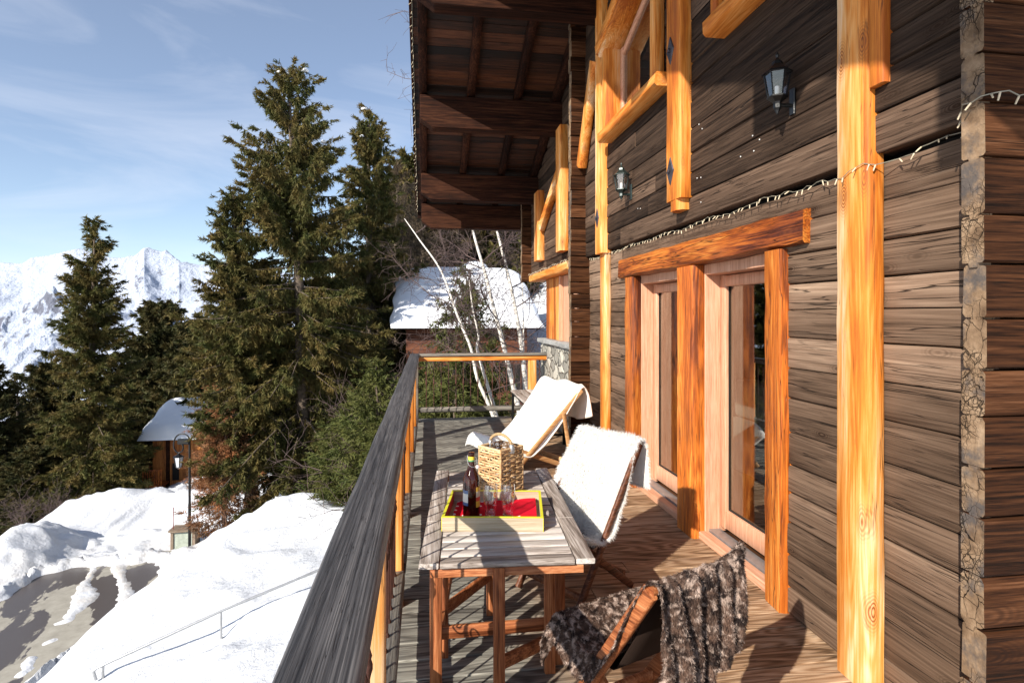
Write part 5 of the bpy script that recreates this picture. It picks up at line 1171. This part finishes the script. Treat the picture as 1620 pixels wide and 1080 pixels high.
def beer_glass(x, y, label, rz):
    p = trayp(x, y, .009); g = thing('beer_glass', label, 'glass', p, rz, 'beer glasses in the tray'); _loc.add(g.name)
    MB().lathe([(0, .0), (.031, .0), (.032, .006), (.028, .022), (.026, .032), (.027, .055), (.031, .09), (.036, .13), (.0365, .155), (.033, .183), (.0322, .183), (.0355, .154), (.035, .13), (.030, .09), (.0255, .055), (.024, .034), (.018, .026), (0, .024)], n=32).build('bowl', M['clear'], g, smooth=60)
    t = NT('thick_glass_foot'); t.base((.9, .88, .9), .05); t.b.inputs['Transmission Weight'].default_value = 1.0; t.b.inputs['IOR'].default_value = 1.45
    MB().lathe([(0, .001), (.030, .001), (.0305, .005), (.027, .020), (0, .022)], n=24).build('foot', t.mat, g, smooth=60)
    e = MB(); n = 20
    for k, (s0, c) in enumerate([(1.0, 0), (.72, 1), (.40, 2)]):
        vs = []; rr = .0372 + .0003 * k
        for j in range(n): a = 2 * math.pi * j / n; an = rad(-60) + (.0105 * s0 * math.cos(a)) / rr; vs.append((rr * math.cos(an), rr * math.sin(an), .140 + .0155 * s0 * math.sin(a)))
        e.add(vs, [tuple(range(n))], k)
    e.build('emblem', [plain('emblem_gold', (.62, .42, .16), .4, 0, .05, 8, 0), plain('emblem_red', (.45, .04, .03), .4, 0, .05, 8, 0), plain('emblem_cream', (.6, .45, .3), .4, 0, .05, 8, 0)], g)
beer_glass(.225, .115, 'left of the two tall clear beer glasses, next to the brown bottle', 0.05); beer_glass(.312, .125, 'right of the two tall clear beer glasses, beside the dotted napkin', 0.1)
# ---- wicker lantern
LB = 0.268; lc = [P(749.5, 703, 3.36), P(792, 708, 3.20), P(820, 700, 3.40)]
fc = Vector((lc[1].x, lc[1].y, Z)); e1 = (Vector((lc[0].x, lc[0].y, Z)) - fc); e2 = Vector((lc[2].x, lc[2].y, Z)) - fc; sd_ = .178
e1 = e1.normalized(); e2 = Vector((e1.y, -e1.x, 0)) if Vector((e1.y, -e1.x, 0)).dot(e2) > 0 else Vector((-e1.y, e1.x, 0))
WK = wood('pale_cane', 0, [(.26, .13, .05), (.44, .26, .12), (.54, .36, .19), (.62, .46, .28)], .55, 1.2, 0, 0, .2, .8, .3, .3)
wl_ = thing('wicker_lantern', 'square pale wicker lantern with a rope handle on the table behind the tray', 'lantern', tuple(fc + (e1 + e2) * sd_ / 2))
cs = [fc, fc + e1 * sd_, fc + (e1 + e2) * sd_, fc + e2 * sd_]; fr = MB()
for c in cs: fr.tube([c + Vector((0, 0, .0)), c + Vector((0, 0, LB))], .0065, 8)
for i in range(4):
    a, b = cs[i], cs[(i + 1) % 4]; fr.tube([a + Vector((0, 0, LB - .004)), b + Vector((0, 0, LB - .004))], .007, 8); fr.tube([a + Vector((0, 0, .008)), b + Vector((0, 0, .008))], .007, 8)
    for k in (.27, .5, .73): fr.tube([a.lerp(b, k) + Vector((0, 0, .0)), a.lerp(b, k) + Vector((0, 0, LB))], .0035, 6)
fr.build('cane_frame', WK, wl_, smooth=60)
wv = MB(); rows = 17
for i in range(4):
    a, b = cs[i], cs[(i + 1) % 4]; nrm = (a + b) / 2 - (fc + (e1 + e2) * sd_ / 2); nrm.z = 0; nrm.normalize()
    for r in range(rows):
        z = .018 + r * (LB - .034) / (rows - 1); pts = []
        for k in range(17):
            q = k / 16; ph = math.cos(q * math.pi * 4 + (r % 2) * math.pi); sag = .0022 * math.sin(q * 9 + r * 1.7) + random.uniform(-.0008, .0008)
            pts.append(a.lerp(b, q) + nrm * (.0052 * ph if 0 < k < 16 else 0) + Vector((0, 0, z + sag)))
        wv.tube(pts, .0058 + random.uniform(-.0006, .0006), 6)
wv.build('weave', WK, wl_, smooth=60)
cc = fc + (e1 + e2) * sd_ / 2
MB().box(cc.x - .05, cc.x + .05, cc.y - .05, cc.y + .05, Z, Z + .012).build('base_board', WK, wl_)
MB().lathe([(.060, .02), (.060, LB + .028), (.0575, LB + .028), (.0575, .02)], (cc.x, cc.y, Z), 32).build('glass_cylinder', M['clear'], wl_, smooth=60)
MB().lathe([(0, .02), (.034, .02), (.034, .13), (0, .128)], (cc.x, cc.y, Z), 24).build('candle', M['white'], wl_, smooth=60)
mb = MB()
for c in (cs[1].lerp(cs[2], .5), cs[0].lerp(cs[3], .5)): mb.lathe([(.014, -.01), (.016, 0), (.016, .035), (.012, .04), (0, .04)], (c.x, c.y, Z + LB - .02), 12)
mb.build('handle_ferrule', M['steel'], wl_, smooth=60)
rp = MB(); pa, pb = cs[1].lerp(cs[2], .5) + Vector((0, 0, LB + .015)), cs[0].lerp(cs[3], .5) + Vector((0, 0, LB + .015)); core = []
for k in range(41):
    q = k / 40; core.append(pa.lerp(pb, q) + Vector((0, 0, .050 * math.sin(q * math.pi) ** .55)))
for s3 in range(3):
    pts = []
    for k, c in enumerate(core):
        t = (core[min(k + 1, 40)] - core[max(k - 1, 0)]).normalized(); a = t.cross(Vector((.3, .8, .1))).normalized(); b = t.cross(a); an = k * .95 + s3 * 2.094
        pts.append(c + (a * math.cos(an) + b * math.sin(an)) * .0048)
    rp.tube(pts, .0052, 6)
rp.build('rope_handle', plain('jute_rope', (.42, .28, .14), .9, 0, .3, 60, .6), wl_, smooth=60)
# ---- sling chairs
def sling_chair(name, label, F, ang, W_, T, R, Sx, mat, prop=None, sling=None, bw=.045, bt_=.026, fabric_m=None, wide_top=0.0):
    th = thing(name, label, 'chair', (F[0], F[1], 0), rad(ang)); _loc.add(th.name)
    # x runs from the front foot to the back, y across; frames as lists of beams in the x-z plane
    def rail(nm, a, b, y, w=bw, t=bt_): return MB().beam((a[0], y, a[1]), (b[0], y, b[1]), t, w, up=(0, 0, 1), ch=.006, seg=5, jit=.001).build(nm, mat, th, smooth=50)
    for y in (0, W_): rail('back_rail', (0, .012), T, y)
    for y in (.032, W_ - .032): rail('seat_rail', (R[0], .012), Sx, y)
    def bar(nm, p, y0, y1, r=.014): return MB().tube([(p[0], y0, p[1]), (p[0], y1, p[1])], r, 10).build(nm, mat, th, smooth=60)
    bar('top_bar', T, 0, W_, .016); bar('front_bar', Sx, .03, W_ - .03, .016); 
    def fl(nm, p, y0, y1): return MB().beam((p[0], y0, p[1]), (p[0], y1, p[1]), .024, .04, up=(0, 0, 1), ch=.004).build(nm, mat, th, smooth=50)
    fl('foot_bar', (.06, .09), .014, W_ - .014); fl('foot_bar', (R[0] - .05, .09), .046, W_ - .046)
    if prop:
        for y in (-.026, W_ + .026): MB().beam((prop[0][0], y, prop[0][1]), (prop[1][0], y, prop[1][1]), .022, .042, up=(1, 0, 0), ch=.005, seg=4, jit=.001).build('prop_leg', mat, th, smooth=50)
    if sling:
        f = polyline(sling); mb = MB(); mb.grid(lambda u, v: (lambda q: (float(q[0]), .036 + (W_ - .072) * v, float(q[1])))(f(np.array(u))), 30, 4)
        mod_solid(mb.build('sling', fabric_m or M['canvas'], th, smooth=80), .004)
    return th
# far deck chair with a white fleece
dk1 = sling_chair('deck_chair', 'pale beech deck chair at the far end, draped with a white fleece', (.81, 5.50), 23.4, .60, (.885, .80), (.72, .0), (-.03, .31), M['beech_x'], prop=((.63, .585), (.735, .012)), sling=[(.885, .80), (.62, .46), (.40, .22), (.24, .14), (.08, .20), (-.03, .31)], bw=.05)
def chair_to_world(F, ang, x, y, z):
    c, s_ = math.cos(rad(ang)), math.sin(rad(ang)); return (F[0] + x * c - y * s_, F[1] + x * s_ + y * c, z)
def fleece_surf(F, ang):
    f = polyline([(1.02, .50), (1.01, .62), (.99, .78), (.93, .865), (.86, .85), (.62, .56), (.40, .32), (.24, .20), (.08, .24), (-.05, .36), (-.10, .33), (-.13, .22)])
    def s(u, v):
        q = f(np.clip(u, 0, 1)); x, z = q[..., 0], q[..., 1]; y = -.012 + .73 * v + .03 * (v - .5) * np.sin(u * 7) + .02 * np.sin(u * 5 + 1)
        fold = .030 * np.sin(v * 13 + np.sin(u * 4) * 2.2 + u * 3) * np.sin(u * 3.1 + .3) + .035 * (fbm(u * 5 + 3, v * 4, 0, 3, 7) - .5)
        over = np.where(v < .08, (.08 - v) * .9, 0) + np.where(v > .93, (v - .93) * .8, 0)
        hang = np.clip((.16 - u) / .16, 0, 1)
        nx, nz = .5, .75
        z = z + fold * nz * (1 - hang) - over * .55 * (1 - hang) + .012 + .055 * np.clip((v - .62) * 5, 0, 1) * np.clip((u - .25) * 4, 0, 1) * np.clip((.9 - u) * 6, 0, 1); x = x - fold * nx + hang * .03 * np.sin(v * 16 + 1)
        z = z + hang * (-.10 * np.sin(v * 3.1 + .4) + .04)
        c, s_ = math.cos(rad(ang)), math.sin(rad(ang)); return np.stack([x, y, z], -1)
    return s
fs_ = fleece_surf(None, 0); p, Q = surf_mesh(fs_, 90, 60)
o = link('fleece_throw', np_mesh('fleece_throw', p, Q, 4, True), M['fleece']); o.location = (.81, 5.50, 0); o.rotation_euler = (0, 0, rad(23.4)); mod_solid(o, .016, 1); tag(o, 'smooth white fleece throw covering the far deck chair', 'throw')
# white sheepskin chair
C2F, C2A, C2W = (.77, 2.90), 32.6, .45
DKW = wood('dark_hardwood', 0, [(.03, .010, .005), (.09, .03, .014), (.16, .06, .028), (.24, .10, .05)], .5, 1.2, 0, .2, .3, .8, .1, .5)
ch2 = sling_chair('sling_chair', 'dark wooden folding sling chair covered with a white sheepskin, right of the table', C2F, C2A, C2W, (.56, .84), (.52, 0), (.03, .40), DKW, sling=[(.56, .84), (.42, .52), (.30, .33), (.16, .31), (.03, .40)], fabric_m=M['canvas_d'], bw=.042)
def sheep_surf():
    f = polyline([(.625, .58), (.625, .70), (.615, .83), (.575, .885), (.52, .83), (.40, .56), (.29, .39), (.17, .355), (.05, .42), (-.01, .425), (-.045, .385), (-.055, .33)])
    def s(u, v):
        q = f(np.clip(u, 0, 1)); w = 1.0 - .06 * np.sin(u * np.pi * 2); y = C2W / 2 + .012 + (v - .5) * (C2W + .045) * w; b = .012 * (fbm(u * 6, v * 5, 0, 3, 9) - .5) * 2
        sag = -.07 * np.sin(np.pi * np.clip(v, 0, 1)) * np.clip((u - .3) * 3, 0, 1) * np.clip((.95 - u) * 4, 0, 1)
        far = np.clip((v - .5) * 3, 0, 1) * np.clip((u - .3) * 5, 0, 1) * np.clip((.74 - u) * 5, 0, 1)
        return np.stack([q[..., 0] - b * .6 - .035 * far, y, q[..., 1] + b + sag + .05 * far], -1)
    return s
ss = sheep_surf(); p, Q = surf_mesh(ss, 60, 40); rg = np.random.default_rng(4)
def fur_mat(name, lo, hi, sc, contrast=(.4, .6), third=None, isl=.3, tr=.3):
    t = NT(name); v = t.coord(); n = t.noise(v, sc, 4, .6, .6); c = t.ramp(n, [(contrast[0], lo), (contrast[1], hi)])
    if third: c = t.mix(t.ramp(t.noise(t.scale(v, (1, 1, 1)), sc * 1.9, 3, .6, .4), [(.49, (0, 0, 0)), (.64, (1, 1, 1))]), c, third)
    i_ = t.new('NewGeometry').outputs['Random Per Island']; hs = t.new('HueSaturation', Color=c, Value=t.math('ADD', 1 - isl, t.math('MULTIPLY', i_, isl * 1.4))).outputs[0]
    t.base(hs, .7, 0, .2); tl = t.new('BsdfTranslucent', Color=hs); m = t.new('MixShader', i0=tr, i1=t.b.outputs[0], i2=tl.outputs[0]); t.l.new(m.outputs[0], t.out.inputs[0]); return t.mat
WF = fur_mat('white_sheepskin', (.84, .83, .80), (.90, .89, .87), 8, isl=.08)
sk = link('sheepskin', np_mesh('sheepskin', p, Q, 4, True), WF); sk.location = (*C2F, 0); sk.rotation_euler = (0, 0, rad(C2A)); tag(sk, 'shaggy white sheepskin lying over the sling chair right of the table', 'sheepskin')
# both faces of the skin carry wool
v1, f1 = strands(ss, 60000, .024, .0014, rg, -.6, (0, 0, -.55), .4, edge=.10)
_loc.add(sk.name); wo = link('wool', np_mesh('wool', v1, f1, 3), WF, sk)
# brown patchwork fur chair in the foreground
C3F, C3A, C3W = (.545, 2.20), -69.0, .41
ch3 = sling_chair('sling_chair', 'orange brown wooden sling chair in the foreground, covered with a mottled brown fur throw', C3F, C3A, C3W, (.478, .705), (.50, 0), (.0, .37), M['teak_x'], sling=[(.47, .72), (.36, .48), (.26, .32), (.14, .30), (.0, .37)], fabric_m=M['canvas_shade'], bw=.058)
def brown_surf():
    f = polyline([(.55, .41), (.545, .50), (.535, .62), (.518, .725), (.478, .745), (.43, .67), (.33, .47), (.24, .36), (.13, .345), (.02, .405), (-.045, .41), (-.09, .35), (-.10, .25)])
    def s(u, v):
        q = f(np.clip(u, 0, 1)); x, z = q[..., 0], q[..., 1]
        y = -.04 + (C3W + .07) * v + .03 * np.sin(u * 6.3) * (1 - v)
        ruck = .017 * np.sin(v * 34 + 2.5 * np.sin(u * 5)) * np.clip((.45 - u) * 5, 0, 1) + .018 * (fbm(u * 9, v * 7, 0, 3, 13) - .5) * 2
        hang = np.clip((.28 - u) / .28, 0, 1)
        y = y * (1 - .30 * hang * v) + .02 * hang * np.sin(u * 20)
        x = x + ruck + hang * .02 * np.sin(v * 9); z = z + ruck * (1 - hang) * .8 + hang * (.05 * np.sin(v * 5 + 2.4) + .03 * v)
        z = z + .045 * np.clip((v - .75) * 4, 0, 1) * np.clip((.34 - np.abs(u - .32)) * 4, 0, 1)
        edge = np.clip((.10 - v) / .10, 0, 1); z = z - .07 * edge * np.clip((u - .4) * 4, 0, 1)
        return np.stack([x, y, z], -1)
    return s
bs_ = brown_surf(); p, Q = surf_mesh(bs_, 110, 80)
BF = fur_mat('mottled_brown_fur', (.014, .008, .007), (.13, .078, .056), 20, (.38, .60), (.46, .35, .29), .45, .10)
bf = link('fur_throw', np_mesh('fur_throw', p, Q, 4, True), BF); bf.location = (*C3F, 0); bf.rotation_euler = (0, 0, rad(C3A)); tag(bf, 'mottled brown and cream fur throw ruffled over the foreground chair', 'throw'); _loc.add(bf.name)
v1, f1 = strands(bs_, 90000, .012, .0011, rg, -.55, (0, 0, -.7), .35, edge=.08); link('pile', np_mesh('pile', v1, f1, 3), BF, bf)
# low side table in the far corner
s2 = thing('side_table', 'low narrow plank table on black metal legs behind the far deck chair', 'table', (1.48, 7.6, 0))
for i in range(4): MB().beam((1.29 + i * .118, 6.82, .475), (1.29 + i * .118, 8.36, .475), .112, .025, ch=.004, seg=5, jit=.0015).build('plank', M['top_y'], s2, smooth=50)
for x in (1.26, 1.68):
    for y in (6.87, 8.31): MB().beam((x, y, 0), (x, y, .46), .035, .035, ch=.003).build('leg', M['black'], s2)
MB().beam((1.26, 6.87, .445), (1.26, 8.31, .445), .03, .03).beam((1.68, 6.87, .445), (1.68, 8.31, .445), .03, .03).beam((1.26, 6.87, .12), (1.68, 6.87, .12), .025, .03).build('frame', M['black'], s2)
# sofa glimpsed through the right hand glass door
sf = thing('sofa', 'pale sofa dimly seen inside through the right hand glass door', 'sofa', (3.3, 5.2, .03))
CR = fabric('pale_upholstery', (.45, .42, .38), 200, .3)
for nm, a in (('seat', (2.9, 3.8, 4.4, 6.2, .12, .42)), ('backrest', (3.55, 3.85, 4.4, 6.2, .42, .85)), ('armrest', (2.9, 3.8, 4.2, 4.4, .1, .62)), ('cushion', (3.1, 3.5, 4.5, 5.0, .43, .75))):
    o = MB().box(*a).build(nm, CR, sf); md = o.modifiers.new('bevel', 'BEVEL'); md.width = .05; md.segments = 3
